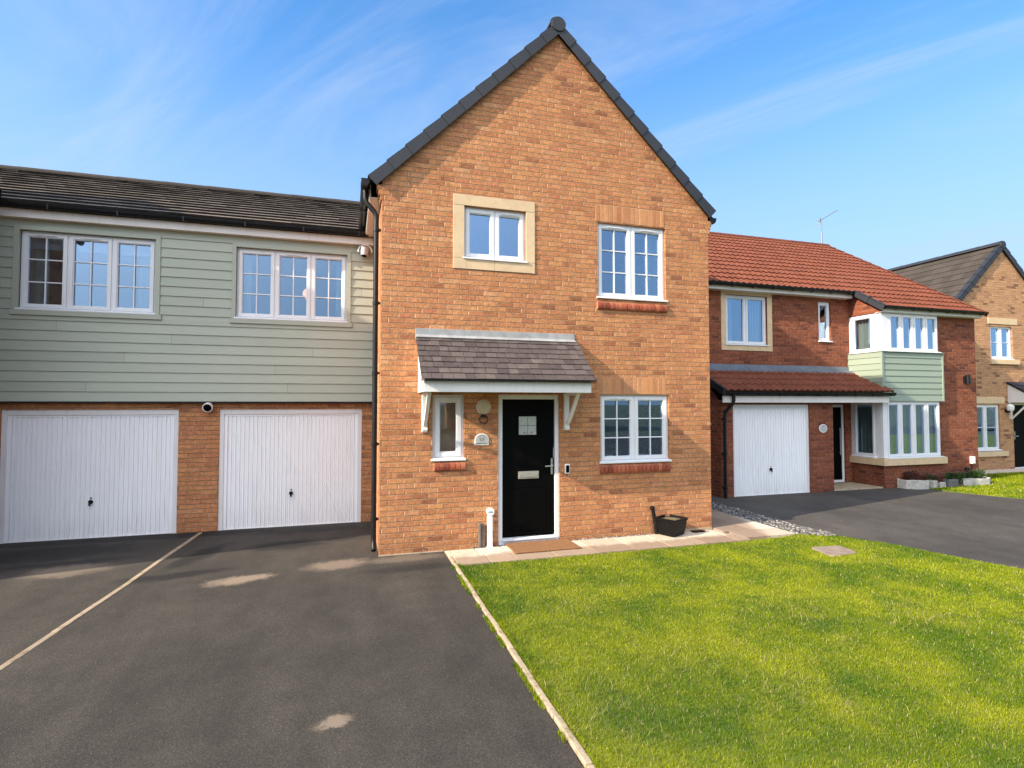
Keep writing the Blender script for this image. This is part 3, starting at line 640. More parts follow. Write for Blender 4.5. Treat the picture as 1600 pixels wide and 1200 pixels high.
# pebbles
def pebbles(name, poly_fn, n, zr, sz, label):
    vs, fs = [], []; base = []
    for a in range(3):
        for s_ in (1, -1):
            q = [0, 0, 0]; q[a] = s_; base.append(q)
    base = np.array(base, float); F = [(0, 2, 4), (2, 1, 4), (1, 3, 4), (3, 0, 4), (2, 0, 5), (1, 2, 5), (3, 1, 5), (0, 3, 5)]
    # one subdivision for roundness
    V = [tuple(v) for v in base]; FF = []; cache = {}
    def mid(i, j):
        k = (min(i, j), max(i, j))
        if k not in cache:
            m_ = np.array(V[i]) + np.array(V[j]); m_ /= np.linalg.norm(m_); cache[k] = len(V); V.append(tuple(m_))
        return cache[k]
    for (a, b, c) in F:
        x, y, z = mid(a, b), mid(b, c), mid(c, a); FF += [(a, x, z), (x, b, y), (z, y, c), (x, y, z)]
    V = np.array(V); FF = np.array(FF); AV = []; AF = []; k = 0
    while k < n:
        x, y = poly_fn()
        if x is None: continue
        sc = np.array([random.uniform(.6, 1), random.uniform(.5, .9), random.uniform(.35, .6)]) * random.uniform(*sz) ; a = random.random() * 6.28
        P = V * sc; Q = P.copy(); Q[:, 0] = P[:, 0] * math.cos(a) - P[:, 1] * math.sin(a) + x; Q[:, 1] = P[:, 0] * math.sin(a) + P[:, 1] * math.cos(a) + y; Q[:, 2] += random.uniform(*zr)
        AV.append(Q); AF.append(FF + k * len(V)); k += 1
    m_ = MB(); m_.v = [Vector(t) for t in np.concatenate(AV)]; m_.f = [list(map(int, t)) for t in np.concatenate(AF)]
    o = m_.build(name, 'peb', smooth=True); o['kind'] = 'stuff'; tag(o, label, 'gravel'); return o
def strip():
    y = random.uniform(6.86, 13); xr = 7.40 if y > 7.2 else 7.44
    if y < 7.12 and random.random() < 0: return None, None
    return (random.uniform(6.86, xr) if y > 7.05 else random.uniform(7.0 + (7.05 - y) * 1.2, 7.44)), y
pebbles('gravel', strip, 5200, (0, .018), (.016, .036), 'grey mixed gravel strip between the side path and the dark driveway')
pebbles('gravel', lambda: (random.uniform(1.7, 4.95), random.uniform(7.685, 7.745)), 900, (0.012, .024), (.012, .022), 'thin line of dark pebbles along the foot of the brick wall')
sheet('gravel_bed', [(6.85, 7.08), (7.43, 6.86), (7.40, 7.2), (7.395, 13), (6.85, 13)], .006, 'darkstone')
# ================================================================== MAIN HOUSE
MX0, MX1, MY = .42, 5.775, 7.75
house = thing('brick_house', 'tall orange brick gabled house with a black front door under a slate canopy', 'house', (3.09, 7.75, 0))
SW = (1.595, 2.545, 4.222, 5.0); UW = (3.735, 4.955, 3.76, 4.965); LW = (3.765, 4.995, 1.172, 2.235); NW = (1.145, 1.605, 1.29, 2.222); DH = (2.115, 3.08, .0, 2.227)
gable_house(house, MX0, MX1, MY, 16.0, 5.24, 7.85, 'buff', [SW, UW, LW, NW, DH], nseg=11, xm=3.06, ovr=.09, gr=.10)
def surround(root, o, i, Y, t=.13, lint=None, proud=.012, mat='stone'):
    "stone frame: outer (x0,x1,z0,z1), inner hole"
    m = MB(); d = Y - proud; e = Y + .1
    m.box(o[0], o[1], d, e, i[3] + .001, o[3]); m.box(o[0], i[0] - .001, d, e, i[2], i[3] - .003); m.box(i[1] + .001, o[1], d, e, i[2], i[3] - .003)
    n = 3; w = (o[1] - o[0])
    for a, b in ((0, .16), (.16, .5), (.5, 1)): m.box(o[0] + w * a + (.0015 if a else 0), o[0] + w * b - (.0015 if b < 1 else 0), d, e, o[2], i[2] - .003)
    return m.build('stone_surround', mat, root, bevel=.003)
surround(house, (1.43, 2.685, 4.062, 5.158), SW, MY)
window(house, *SW, MY + .055, 2, (1, 1), gl='glassfrost', vents=(1,), curt=[(SW[0] + .05, SW[1] - .05, 'blind')])
window(house, *UW, MY + .05, 2, (2, 3), vents=(0, 1), curt=[(UW[1] - .22, UW[1] - .06, 'curtain')])
window(house, *LW, MY + .05, 2, (2, 3), gl='glasslow', vents=(0,))
window(house, *NW, MY + .05, 1, (1, 1), gl='glasslow', fw=.05, sw=.062)
soldiers(house, 3.70, 4.93, 5.02 - .045, 5.245, MY); soldiers(house, 3.735, 4.935, 2.24, 2.515, MY)
sill_bricks(house, 3.715, 4.965, 3.575, 3.70, MY); sill_bricks(house, 3.735, 4.985, 1.005, 1.135, MY); sill_bricks(house, 1.165, 1.625, 1.135, 1.258, MY)
m = MB(); m.box(3.5, 5.3, MY + .13, MY + .42, 1.14, 1.17); m.build('window_board', 'paintw', house)
m = MB(); m.box(3.3, 5.5, MY + 2.6, MY + 2.7, 0, 2.45); m.box(4.0, 4.5, MY + 2.54, MY + 2.6, .9, 1.9); m.build('inner_panel', plain('kitchen wall', (.34, .30, .24, 1), .8, .15, 2), house)
for (x, hh, mt, lb) in ((4.05, .26, 'leafg', 'leafy potted plant on the inner sill, left pane of the ground floor window'), (4.62, .34, 'leafy', 'taller potted plant on the inner sill, right pane of the ground floor window')):
    t = thing('potted_plant', lb, 'plant', (x, MY + .27, 1.17)); m = MB(); m.tube([(x, MY + .27, 1.171), (x, MY + .27, 1.27)], [.045, .062], 18); m.build('pot', 'whitepl', t, smooth=True)
    m = MB(); leaves(m, (x, MY + .27, 1.27), .10, .08, hh, 260, .07, .012); m.build('foliage', mt, t)
# mortar foot line and corner
m = MB(); m.box(MX0 - .006, 1.31, MY - .012, MY + .02, -.02, .016); m.build('foundation_trim', 'conc', house); m = MB(); m.box(5.05, MX1 + .004, MY - .012, MY + .02, -.02, .05); m.build('foundation_trim', 'conc', house)
# something inside the narrow window: a brown curtain wall
m = MB(); m.box(1.1, 1.7, MY + .14, MY + .15, 1.2, 2.3); m.build('inner_panel', plain('brown wood panel', (.70, .31, .13, 1), .7, .2, 5), house)
# front door
DY = MY + .035
m = MB(); a, b, c, d = DH
m.box(a, a + .072, DY, DY + .08, .02, d); m.box(b - .06, b, DY, DY + .08, .02, d); m.box(a + .072, b - .06, DY, DY + .08, d - .068, d)
m.box(a - .0, b, DY - .03, DY + .08, .0, .02); m.box(a + .072, b - .06, DY + .0, DY + .07, .02, .105); m.box(a + .06, b - .05, DY - .045, DY + .0, .075, .098)
df = m.build('door_frame', 'upvc', house, bevel=.003)
m = MB(); x0, x1, z0, z1 = a + .080, b - .068, .135, d - .075; LYd = DY + .03
# leaf with raised and sunk panels
def frame_ring(mb, a0, a1, c0, c1, y0, y1, t):
    mb.box(a0, a0 + t, y0, y1, c0, c1); mb.box(a1 - t, a1, y0, y1, c0, c1); mb.box(a0 + t, a1 - t, y0, y1, c1 - t, c1); mb.box(a0 + t, a1 - t, y0, y1, c0, c0 + t)
m.box(x0, x1, LYd, LYd + .045, z0, z1)
m.box(x0 + .01, x1 - .01, LYd - .012, LYd, z0, z0 + .045)
pw = (x1 - x0)
for (q0, q1, r0, r1) in ((.1, .9, .04, .36), (.1, .46, .50, .74), (.54, .9, .50, .74)):
    frame_ring(m, x0 + pw * q0, x0 + pw * q1, z0 + 2 * r0, z0 + 2 * r1, LYd - .006, LYd + .001, .018)
    m.box(x0 + pw * q0 + .05, x0 + pw * q1 - .05, LYd - .005, LYd + .001, z0 + 2 * r0 + .05, z0 + 2 * r1 - .05)
dl = m.build('door', 'doorblk', house, bevel=.004)
m = MB(); gx0, gx1, gz0, gz1 = 2.45, 2.725, 1.625, 1.90; frame_ring(m, gx0 - .02, gx1 + .02, gz0 - .02, gz1 + .02, LYd - .010, LYd, .02); m.build('glazing_bead', 'doorblk', dl, bevel=.003)
m = MB()
xm_, zm_ = (gx0 + gx1) / 2, (gz0 + gz1) / 2
for q0, q1 in ((gx0, xm_ - .003), (xm_ + .003, gx1)):
    for r0, r1 in ((gz0, zm_ - .003), (zm_ + .003, gz1)): m.box(q0, q1, LYd - .006, LYd - .001, r0, r1)
m.build('door_glass', 'obsc', dl)
m = MB()
for ox in (-.055, .06):
    m = MB()
    for k in range(3): m.box(xm_ + ox - .012 + k * .01, xm_ + ox - .006 + k * .01, LYd - .009, LYd - .006, gz0 + .025, gz0 + .04 + .014 * (k == 1))
    m.build('etched_motif', 'ink', dl)
m = MB(); m.box(2.44, 2.765, LYd - .014, LYd - .001, .968, 1.078); m.box(2.455, 2.75, LYd - .020, LYd - .014, .992, 1.052)
m.tube([(2.56, LYd - .026, 1.000), (2.645, LYd - .026, 1.000)], .005, 8); m.build('letter_plate', 'nickel', dl, bevel=.003)
m = MB(); hx = 2.975; m.box(hx - .014, hx + .014, LYd - .010, LYd - .001, 1.02, 1.26); m.tube([(hx, LYd - .01, 1.155), (hx, LYd - .055, 1.155), (hx - .02, LYd - .062, 1.155), (hx - .125, LYd - .060, 1.148)], .010, 10)
m.tube([(hx, LYd - .008, 1.06), (hx, LYd - .02, 1.06)], .011, 12); m.build('door_handle', 'steel', dl, smooth=True)
m = MB(); m.box(x1 - .012, x1 - .002, LYd - .012, LYd - .001, 1.27, 1.42); m.build('draught_strip', 'greyp', dl)
# canopy
CX0, CX1, CY = .935, 3.312, 7.1
m = MB(); m.box(CX0, CX1, CY, CY + .022, 2.248, 2.392); m.box(CX1 - .02, CX1, CY + .022, MY, 2.248, 2.392); m.box(CX0 + .0, CX0 + .02, CY + .022, MY, 2.248, 2.392)
m.prism([(CY + .0, 2.393), (MY, 2.393), (MY, 3.02), ], 'x', CX0 + .001, CX0 + .019); m.prism([(CY + .0, 2.393), (MY, 2.393), (MY, 3.02)], 'x', CX1 - .019, CX1 - .001)
m.box(CX0 + .02, CX1 - .02, CY + .022, MY, 2.262, 2.275)
can = m.build('canopy', 'paintw', house, bevel=.003)
m = MB(); slope(m, (.895, 7.03, 2.415), (3.365, 7.03, 2.415), Vector((0, .70, .64)), 8, .165, .014, 0, (.003, 0), .006)
m.build('canopy_roof', 'slate', can)
m = MB(); m.box(.89, 3.37, 7.028, 7.10, 2.393, 2.408); m.build('canopy_underlay', 'blackp', can)
m = MB(); m.prism([(MY - .012, 3.165), (MY, 3.165), (MY, 3.0), (7.68, 3.022), (7.665, 3.035), (7.735, 3.075)], 'x', .895, 3.33); m.build('flashing', 'lead', can, bevel=.003)
for X in (.99, 3.145):
    m = MB()
    m.box(X, X + .075, MY - .055, MY, 1.78, 2.245); m.box(X + .012, X + .063, MY - .12, MY - .0, 1.70, 1.80) if False else m.prism([(MY, 1.69), (MY - .06, 1.69), (MY - .075, 1.72), (MY - .075, 1.735), (MY - .06, 1.75), (MY - .06, 1.78), (MY, 1.78)], 'x', X, X + .075)
    arc = [(MY - .05, 1.80)]; K = 8
    inner = []; outer = []
    for k in range(K + 1):
        t = k / K; y = MY - .04 - .42 * t; z = 1.79 + .455 * (t ** 1.15); inner.append((y, z)); outer.append((y - .055 * (1 - .2 * t), z - .01 * (1 - t)))
    for k in range(K):
        m.prism([inner[k], inner[k + 1], outer[k + 1], outer[k]], 'x', X + .012, X + .063)
    m.box(X + .01, X + .065, MY - .50, MY - .055, 2.215, 2.26)
    m.build('bracket', 'paintw', can, bevel=.003)
# downpipe of the main house, swan neck from the gutter to the corner
m = MB(); px, py = .352, 7.93
m.tube([(.20, 7.95, 5.14), (.20, 7.95, 5.02), (.215, 7.945, 4.96), (px - .03, py + .005, 4.84), (px, py, 4.78), (px, py, 4.7), (px, py, .22), (px - .0, py - .01, .14), (px - .0, py - .09, .06)], .036, 14)
for z in (4.55, 3.5, 2.5, 1.5, .45):
    m.tube([(px, py, z), (px, py, z + .05)], .044, 14); m.box(px - .01, MX0, py - .02, py + .02, z + .01, z + .04)
m.build('downpipe', 'blackp', house, smooth=True)
# ================================================================== WING OVER GARAGES
WX0, WX1, WY = -10.56, .42, 10.04
wing = thing('garage_block', 'low block of two white garages under a sage green boarded upper floor', 'garage', (-2.4, 10.04, 0))
G1, G2 = (-5.0, -2.645, -.03, 2.0), (-2.05, .225, -.03, 2.0)
m = MB(); wall(m, WX0, WX1, -.05, 2.13, WY, [G1, G2], .12); m.build('wall', 'buff', wing)
m = MB(); HW = [(-4.80, -2.995, 3.525, 4.735), (-1.82, -.05, 3.52, 4.715)]
TR = [(-4.87, -2.925, 3.46, 4.795), (-1.885, .015, 3.455, 4.775)]
boards(m, WX0, WX1, 2.125, 4.90, 9.965, TR, .1555, joints=[(-3.9, 1), (-2.75, 6), (-3.4, 4), (-1.0, 1), (-1.2, 3), (-4.3, 7), (-2.3, 10), (-.6, 5), (.2, 12)])
cl = m.build('cladding', 'clad', wing)
m = MB(); m.box(WX0, WX1, 9.935, WY - .002, 2.105, 2.128); m.build('drip_trim', 'blackp', cl)
for (t, h) in zip(TR, HW):
    m = MB(); m.box(t[0], h[0], 9.936, 10.04, t[2], t[3]); m.box(h[1], t[1], 9.936, 10.04, t[2], t[3]); m.box(h[0], h[1], 9.936, 10.04, h[3], t[3])
    m.box(t[0] - .02, t[1] + .03, 9.925, 10.04, t[2] - .022, h[2] - .014); m.build('window_trim', 'clad', cl, bevel=.002)
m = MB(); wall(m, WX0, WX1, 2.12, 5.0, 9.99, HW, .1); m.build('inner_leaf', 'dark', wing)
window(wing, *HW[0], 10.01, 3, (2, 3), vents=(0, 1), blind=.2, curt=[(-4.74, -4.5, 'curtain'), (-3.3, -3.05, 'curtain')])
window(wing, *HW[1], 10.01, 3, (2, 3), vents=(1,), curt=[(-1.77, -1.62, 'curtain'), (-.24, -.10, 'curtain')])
t = thing('pendant_lamp', 'lit orange pendant lamp glowing inside the boarded upper room, right hand window', 'lamp', (-.74, 10.8, 4.25))
q = Nt('warm lamp glow'); M['glow'] = q.out((.9, .45, .2, 1), .5); q.b.inputs['Emission Color'].default_value = (1, .42, .16, 1); q.b.inputs['Emission Strength'].default_value = 1.1
m = MB(); m.tube([(-.74, 10.8, 4.02 + .26 * k / 10) for k in range(11)], [max(.01, .11 * math.sin(math.pi * (k + .3) / 10.6)) for k in range(11)], 20); m.build('lamp_shade', 'glow', t, smooth=True)
m = MB(); m.tube([(-.74, 10.8, 4.27), (-.74, 10.8, 5.0)], .006, 6); m.build('cord', 'whitepl', t)
ribbed_door(wing, *G1, WY + .02, 33); ribbed_door(wing, *G2, WY + .02, 31)
m = MB(); m.box(WX0, WX1, 9.85, 9.87, 4.895, 5.02); m.box(WX0, WX1, 9.87, 9.96, 4.895, 4.905); m.build('fascia', 'fascia', wing)
m = MB(); gutter(m, (WX1 - .12, 9.785, 5.085), (WX0, 9.785, 5.085), .11, .068); m.build('gutter', 'blackp', wing, smooth=True)
m = MB(); slope(m, (WX0, 9.745, 5.10), (WX1, 9.745, 5.10), Vector((0, 3.3, 1.62)), 12, .30, .036, 0, .003, .004); slope(m, (WX1, 16.35, 5.10), (WX0, 16.35, 5.10), Vector((0, -3.3, 1.62)), 12, .30, .022)
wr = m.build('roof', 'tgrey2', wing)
m = MB(); ridge(m, (WX0, 13.045, 6.735), (WX1, 13.045, 6.735), 13, .11); m.build('ridge_tile', 'tgrey', wr)
m = MB(); m.box(WX0, WX1, 16.0, 16.1, -.05, 5.1); m.build('rear_wall', 'buff', wing)
m = MB(); m.box(WX0 + .02, WX1 - .02, 10.2, 15.9, 2.3, 2.5); m.box(WX0 + .02, WX1 - .02, 10.25, 15.9, 5.0, 5.08); m.box(WX0 + .02, WX1 - .02, 12.8, 12.9, 2.5, 5.0); m.build('inner_wall', 'inside', wing)
# ================================================================== TWIN HOUSE at the left end of the block (its gable shades the garages)
twin = thing('brick_house', 'matching gabled brick house beyond the garages, mirrored in the leftmost window panes', 'house', (-7.87, 7.75, 0))
tw = [(-9.72, -8.5, 3.76, 4.965), (-9.72, -8.5, 1.17, 2.235), (-7.3, -6.35, 4.22, 5.0)]
gable_house(twin, -10.56, -5.2, MY, 9.72, 5.24, 7.85, 'buff', tw)
for w_ in tw: window(twin, *w_, MY + .05, 2, (2, 3))
m = MB(); m.box(-7.9, -6.95, MY - .03, MY, 0, 2.15); m.build('door', 'doorblk', twin, bevel=.01)
# ================================================================== RED NEIGHBOUR
nb = thing('red_brick_house', 'red brick house with clay tiled roof, a lean-to garage and a sage boarded corner bay', 'house', (11.5, 10.3, 0))
NG = (8.275, 10.42, -.03, 2.07); NX0 = 7.95
m = MB(); wall(m, NX0, 11.12, -.05, 2.14, 10.3, [NG], .12); wall(m, NX0, 12.7, -.05, 5.0, 11.2, [(8.825, 10.06, 3.54, 4.775), (11.685, 12.095, 3.705, 4.75), (11.58, 12.5, 0.0, 2.06)], .09)
m.quad((11.12, 11.2, -.05), (11.12, 10.3, -.05), (11.12, 10.3, 2.14), (11.12, 11.2, 2.14)) if False else m.box(10.9, 11.12, 10.31, 11.2, -.05, 2.14)
m.quad((NX0, 11.2, -.05), (NX0, 10.3, -.05), (NX0, 10.3, 2.14), (NX0, 11.2, 2.14))
m.add([(NX0, 11.2, 2.14), (NX0, 10.3, 2.14), (NX0, 11.2, 2.9)], [(0, 1, 2)])
m.quad((NX0, 20.1, -.05), (NX0, 11.2, -.05), (NX0, 11.2, 5.0), (NX0, 20.1, 5.0))
m.add([(NX0, 20.1, 5.0), (NX0, 11.2, 5.0), (NX0, 15.2, 7.5)], [(0, 1, 2)])
# projecting right hand part
RX = 16.13
m.box(12.7, 14.66, 10.3, 10.5, -.05, .56); m.box(12.7, 12.72, 10.5, 11.2, -.05, .56)
wall(m, 14.55, RX, -.05, 4.40, 10.4); m.quad((RX, 10.4, -.05), (RX, 20.1, -.05), (RX, 20.1, 4.6), (RX, 10.4, 4.4)); m.add([(RX, 10.4, 4.4), (RX, 20.1, 4.6), (RX, 15.1, 7.45)], [(0, 1, 2)])
m.quad((12.7, 11.2, 4.38), (12.7, 10.3, 4.38), (12.7, 10.3, 4.46), (12.7, 11.2, 5.02)); m.quad((14.55, 10.4, 4.38), (14.55, 10.3, 4.38), (14.55, 10.3, -.05), (14.55, 10.4, -.05)) if False else None
m.box(NX0, RX, 20.1, 20.2, -.05, 4.9)
m.build('wall', 'red', nb)
m = MB(); m.box(12.8, 16, 13.2, 13.3, 0, 4.5); m.box(12.8, 16, 10.6, 20, 2.2, 2.5); m.box(8.05, 12.6, 13.4, 13.5, 0, 5); m.box(8.05, 12.65, 11.35, 20, 2.4, 2.6); m.box(12.75, 14.5, 10.36, 12, 4.36, 4.4); m.build('inner_wall', 'inside', nb)
surround(nb, (8.69, 10.205, 3.40, 4.885), (8.825, 10.06, 3.54, 4.775), 11.2)
window(nb, 8.825, 10.06, 3.54, 4.775, 11.25, 2, (1, 1), vents=(0, 1), curt=[(8.9, 9.15, 'curtain'), (9.7, 9.98, 'curtain')])
window(nb, 11.685, 12.095, 3.705, 4.75, 11.25, 1, (1, 1))
# bay : stone sill, corner posts, boarded panel, windows on two faces
m = MB(); m.box(12.62, 14.75, 10.22, 10.5, .555, .725); m.box(12.62, 12.8, 10.5, 11.2, .555, .725); m.build('stone_sill', 'stone', nb, bevel=.006)
sx = side_x(12.7)
for (z0, z1) in ((.735, 2.15), (3.40, 4.36)):
    m = MB(); m.box(12.7, 12.80 if z0 < 1 else 12.93, 10.3, 10.36, z0, z1); m.box(12.7, 12.76, 10.36, 10.50, z0, z1); m.build('corner_post', 'upvc', nb, bevel=.004); m = MB(); m.box(12.7, 12.76, 11.13, 11.2, z0, z1); m.build('corner_post', 'upvc', nb, bevel=.004)
    if z0 < 1:
        window(nb, 12.80, 14.62, z0, z1, 10.30, 4, (1, 1), gl='glasslow', sillw=.01, curt=[(12.85, 14.55, 'curtain')]); window(nb, -11.13, -10.5, z0, z1, .0, 1, (1, 1), gl='glasslow', xf=sx, curt=[(-11.1, -10.55, 'curtain')])
    else:
        window(nb, 12.93, 14.62, z0, z1, 10.30, 4, (1, 1), curt=[(12.95, 13.6, 'curtain'), (13.9, 14.6, 'curtain')]); window(nb, -11.13, -10.5, z0, z1, .0, 1, (1, 1), gl='glasslow', xf=sx, curt=[(-11.1, -10.55, 'curtain')])
m = MB(); boards(m, 12.66, 14.70, 2.165, 3.385, 10.275, (), .155); c2 = MB(sx); boards(c2, -11.2, -10.27, 2.165, 3.385, -.05, (), .155)
for a_, b_ in ((c2.v, c2.f),): 
    n0 = len(m.v); m.v += a_; m.f += [[n0 + i for i in f] for f in b_]
cl = m.build('cladding', 'clad2', nb)
m = MB(); m.box(14.69, 14.735, 10.245, 10.4, 2.15, 3.39); m.box(12.635, 12.685, 10.24, 10.29, 2.15, 3.39); m.box(12.63, 14.735, 10.24, 10.3, 2.15, 2.164); m.box(12.66, 14.74, 10.22, 10.4, 3.386, 3.399); m.box(12.62, 12.66, 10.22, 11.2, 3.386, 3.399); m.build('corner_trim', 'clad2', cl)
for (x, z) in ((13.1, 2.62), (14.15, 2.30)):
    pass
# porch door
m = MB(); frame_ring(m, 11.58, 12.5, .03, 2.06, 11.25, 11.31, .065); frm = m.build('door_frame', 'upvc', nb, bevel=.004)
m = MB(); m.box(11.645, 12.435, 11.27, 11.31, .09, 1.995); dd = m.build('door', 'doorblk', nb, bevel=.004)
m = MB(); m.tube([(12.36, 11.235, .75), (12.36, 11.235, 1.45)], .012, 10); m.tube([(12.36, 11.235, .8), (12.36, 11.27, .8)], .008, 8); m.tube([(12.36, 11.235, 1.4), (12.36, 11.27, 1.4)], .008, 8); m.build('door_handle', 'steel', dd)
# lean-to roof over garage and porch
m = MB(); slope(m, (7.85, 10.02, 2.375), (12.685, 10.02, 2.375), Vector((0, 1.16, .55)), 4, .172, .02, .035, .001)
lt = m.build('lean_to_roof', 'tred', nb)
m = MB(); m.box(7.86, 12.70, 11.13, 11.2, 2.9, 3.05) if False else m.prism([(11.2, 3.055), (11.186, 3.055), (11.17, 2.96), (11.0, 2.885), (11.0, 2.872), (11.2, 2.93)], 'x', 7.86, 12.64); m.build('flashing', 'leadb', lt)
m = MB(); m.prism([(10.02, 2.36), (11.2, 2.92), (11.2, 2.975), (10.02, 2.42)], 'x', 12.685, 12.72); m.build('verge_trim', 'blackp', lt); m = MB(); m.prism([(10.0, 2.27), (11.2, 2.85), (11.2, 3.0), (10.0, 2.43)], 'x', 7.79, 7.85); m.build('verge_trim', 'blackp', lt)
m = MB(); m.box(7.88, 12.70, 10.13, 10.155, 2.115, 2.262); m.box(7.88, 12.70, 10.155, 11.19, 2.13, 2.14) if False else m.box(7.88, 12.69, 10.155, 10.298, 2.142, 2.15); m.box(11.12, 12.69, 10.3, 11.2, 2.145, 2.155); m.build('fascia', 'fascia', nb)
m = MB(); gutter(m, (12.80, 10.07, 2.355), (7.84, 10.07, 2.355), .115, .08, .55); m.build('gutter', 'blackp', nb, smooth=True)
m = MB(); m.tube([(8.12, 10.07, 2.30), (8.12, 10.07, 2.16), (8.10, 10.09, 2.08), (7.99, 10.20, 1.90), (7.985, 10.21, 1.8), (7.985, 10.21, .0)], .036, 12)
for z in (1.72, .95, .2): m.tube([(7.985, 10.21, z), (7.985, 10.21, z + .06)], .046, 12); m.box(7.96, 8.01, 10.21, 10.3, z + .01, z + .05)
m.build('downpipe', 'blackp', nb, smooth=True)
ribbed_door(nb, *NG, 10.33, 26)
# main roof
sl = .645
m = MB(); slope(m, (7.75, 10.92, 4.98), (RX + .02, 10.92, 4.98), Vector((0, 4.15, 4.15 * sl)), 14, .172, .032, .028, .001); slope(m, (12.60, 10.12, 4.98 - .8 * sl), (RX + .02, 10.12, 4.98 - .8 * sl), Vector((0, .8, .8 * sl)), 3, .172, .032, .028, .001)
slope(m, (RX + .02, 20.3, 4.60), (7.75, 20.3, 4.60), Vector((0, -5.23, 3.06)), 14, .172, .02, .028, .001)
nr = m.build('roof', 'tred', nb)
m = MB(); ridge(m, (7.75, 15.07, 7.66), (RX + .05, 15.07, 7.66), 20, .12, .06); m.build('ridge_tile', 'tred', nr)
m = MB(); verge(m, (12.62, 10.10, 4.455), (12.62, 10.95, 4.455 + .85 * sl), .05, .05, 2, .14, .05, Vector((-1, 0, 0)))
m.build('verge_cap', 'verge', nr)
m = MB(); verge(m, (RX, 10.10, 4.455), (RX, 15.07, 4.455 + 4.97 * sl), .05, .05, 15, .12, .045, Vector((1, 0, 0))); m.build('verge_cap', 'tred', nr)
m = MB(); m.box(7.9, 12.6, 10.99, 11.01, 4.845, 4.98); m.box(7.9, 12.6, 11.01, 11.2, 4.845, 4.855); m.build('fascia', 'fascia', nb); m = MB(); m.box(12.66, RX + .02, 10.21, 10.23, 4.375, 4.49); m.box(12.66, RX + .02, 10.23, 10.42, 4.365, 4.375); m.build('fascia', 'fascia', nb)
m = MB(); gutter(m, (12.6, 10.93, 5.0), (7.8, 10.93, 5.0), .115, .08, .6); m.build('gutter', 'blackp', nb, smooth=True); m = MB(); gutter(m, (RX + .07, 10.15, 4.515), (12.66, 10.15, 4.515), .115, .08, .6); m.build('gutter', 'blackp', nb, smooth=True)
m = MB(); m.box(11.14, 12.69, 10.33, 11.19, -.02, .03); m.build('porch_slab', 'conc', nb, bevel=.006)
# ================================================================== THIRD HOUSE
h3 = thing('pale_brick_house', 'pale buff brick gabled house beyond the red one, with a brown tiled roof', 'house', (19.9, 12, 0))
W1, W2, D3 = (19.3, 20.3, 3.49, 4.56), (18.42, 19.62, .63, 2.06), (20.22, 21.1, 0, 2.1)
gable_house(h3, 17.23, 22.57, 12.0, 21, 4.52, 7.02, 'pale', [W1, W2, D3], nseg=10)
window(h3, *W1, 12.05, 2, (1, 2)); window(h3, *W2, 12.05, 2, (1, 2), gl='glasslow', curt=[(18.5, 18.9, 'curtain'), (19.1, 19.3, 'curtain')])
m = MB(); m.box(19.2, 20.53, 11.985, 12.1, 4.60, 4.80); m.build('stone_lintel', 'stone', h3, bevel=.004); m = MB(); m.box(18.2, 19.84, 11.985, 12.1, 2.09, 2.30); m.build('stone_lintel', 'stone', h3, bevel=.004)
m = MB(); m.box(19.22, 20.5, 11.93, 12.1, 3.33, 3.475); m.build('stone_sill', 'stone', h3, bevel=.004); m = MB(); m.box(18.2, 19.86, 11.93, 12.1, .45, .60); m.build('stone_sill', 'stone', h3, bevel=.004)
m = MB(); frame_ring(m, *D3, 12.05, 12.11, .06); m.build('door_frame', 'upvc', h3)
m = MB(); m.box(20.28, 21.04, 12.07, 12.11, .06, 2.04); d3 = m.build('door', 'doorblk', h3)
m = MB(); m.tube([(20.36, 12.03, 1.05), (20.48, 12.03, 1.05)], .012, 8); m.box(20.34, 20.37, 12.05, 12.07, .95, 1.2); m.build('door_handle', 'steel', d3)
m = MB(); m.prism([(12.0, 2.12), (11.3, 2.12), (11.3, 2.25), (12.0, 2.70)], 'x', 20.0, 20.04); m.box(20.0, 21.6, 11.28, 11.3, 2.12, 2.27); m.box(20.04, 21.6, 11.3, 12, 2.13, 2.15)
m.prism([(12, 1.6), (11.94, 1.6), (11.94, 2.12), (12, 2.12)], 'x', 20.02, 20.09); m.prism([(11.95, 1.62), (11.5, 2.12), (11.43, 2.12), (11.94, 1.58)], 'x', 20.03, 20.08)
cn = m.build('canopy', 'paintw', h3, bevel=.003)
m = MB(); slope(m, (19.95, 11.24, 2.28), (21.65, 11.24, 2.28), Vector((0, .76, .50)), 4, .3, .02); m.build('canopy_roof', 'verge', cn)
sheet('path', [(16.3, 11.45), (30, 11.45), (30, 12.0), (16.3, 12.0)], .03, 'slab')
# ================================================================== SMALL THINGS ON THE MAIN HOUSE
def disc_y(mb, x, y0, y1, z, r, n=24, r2=None): mb.tube([(x, y0, z), (x, y1, z)], [r, r2 or r], n)
t = thing('wall_lamp', 'round cream wall lamp with a looped sensor below it, beside the front door', 'lamp', (1.885, 7.75, 2.05))
m = MB(); disc_y(m, 1.885, 7.75, 7.715, 2.045, .105); m.build('back_plate', 'whitepl', t, smooth=True)
m = MB(); disc_y(m, 1.885, 7.715, 7.69, 2.045, .10, 28, .085); disc_y(m, 1.885, 7.69, 7.675, 2.045, .085, 28, .05); m.build('lamp_shade', 'cream', t, smooth=True)
m = MB(); m.box(1.855, 1.91, 7.70, 7.75, 1.90, 1.94); pts = [(1.885 + .062 * math.cos(a), 7.715, 1.865 + .055 * math.sin(a)) for a in np.linspace(0, 2 * math.pi, 25)]; m.tube(pts, .008, 8, False); m.build('sensor_loop', 'blackp', t, smooth=True)
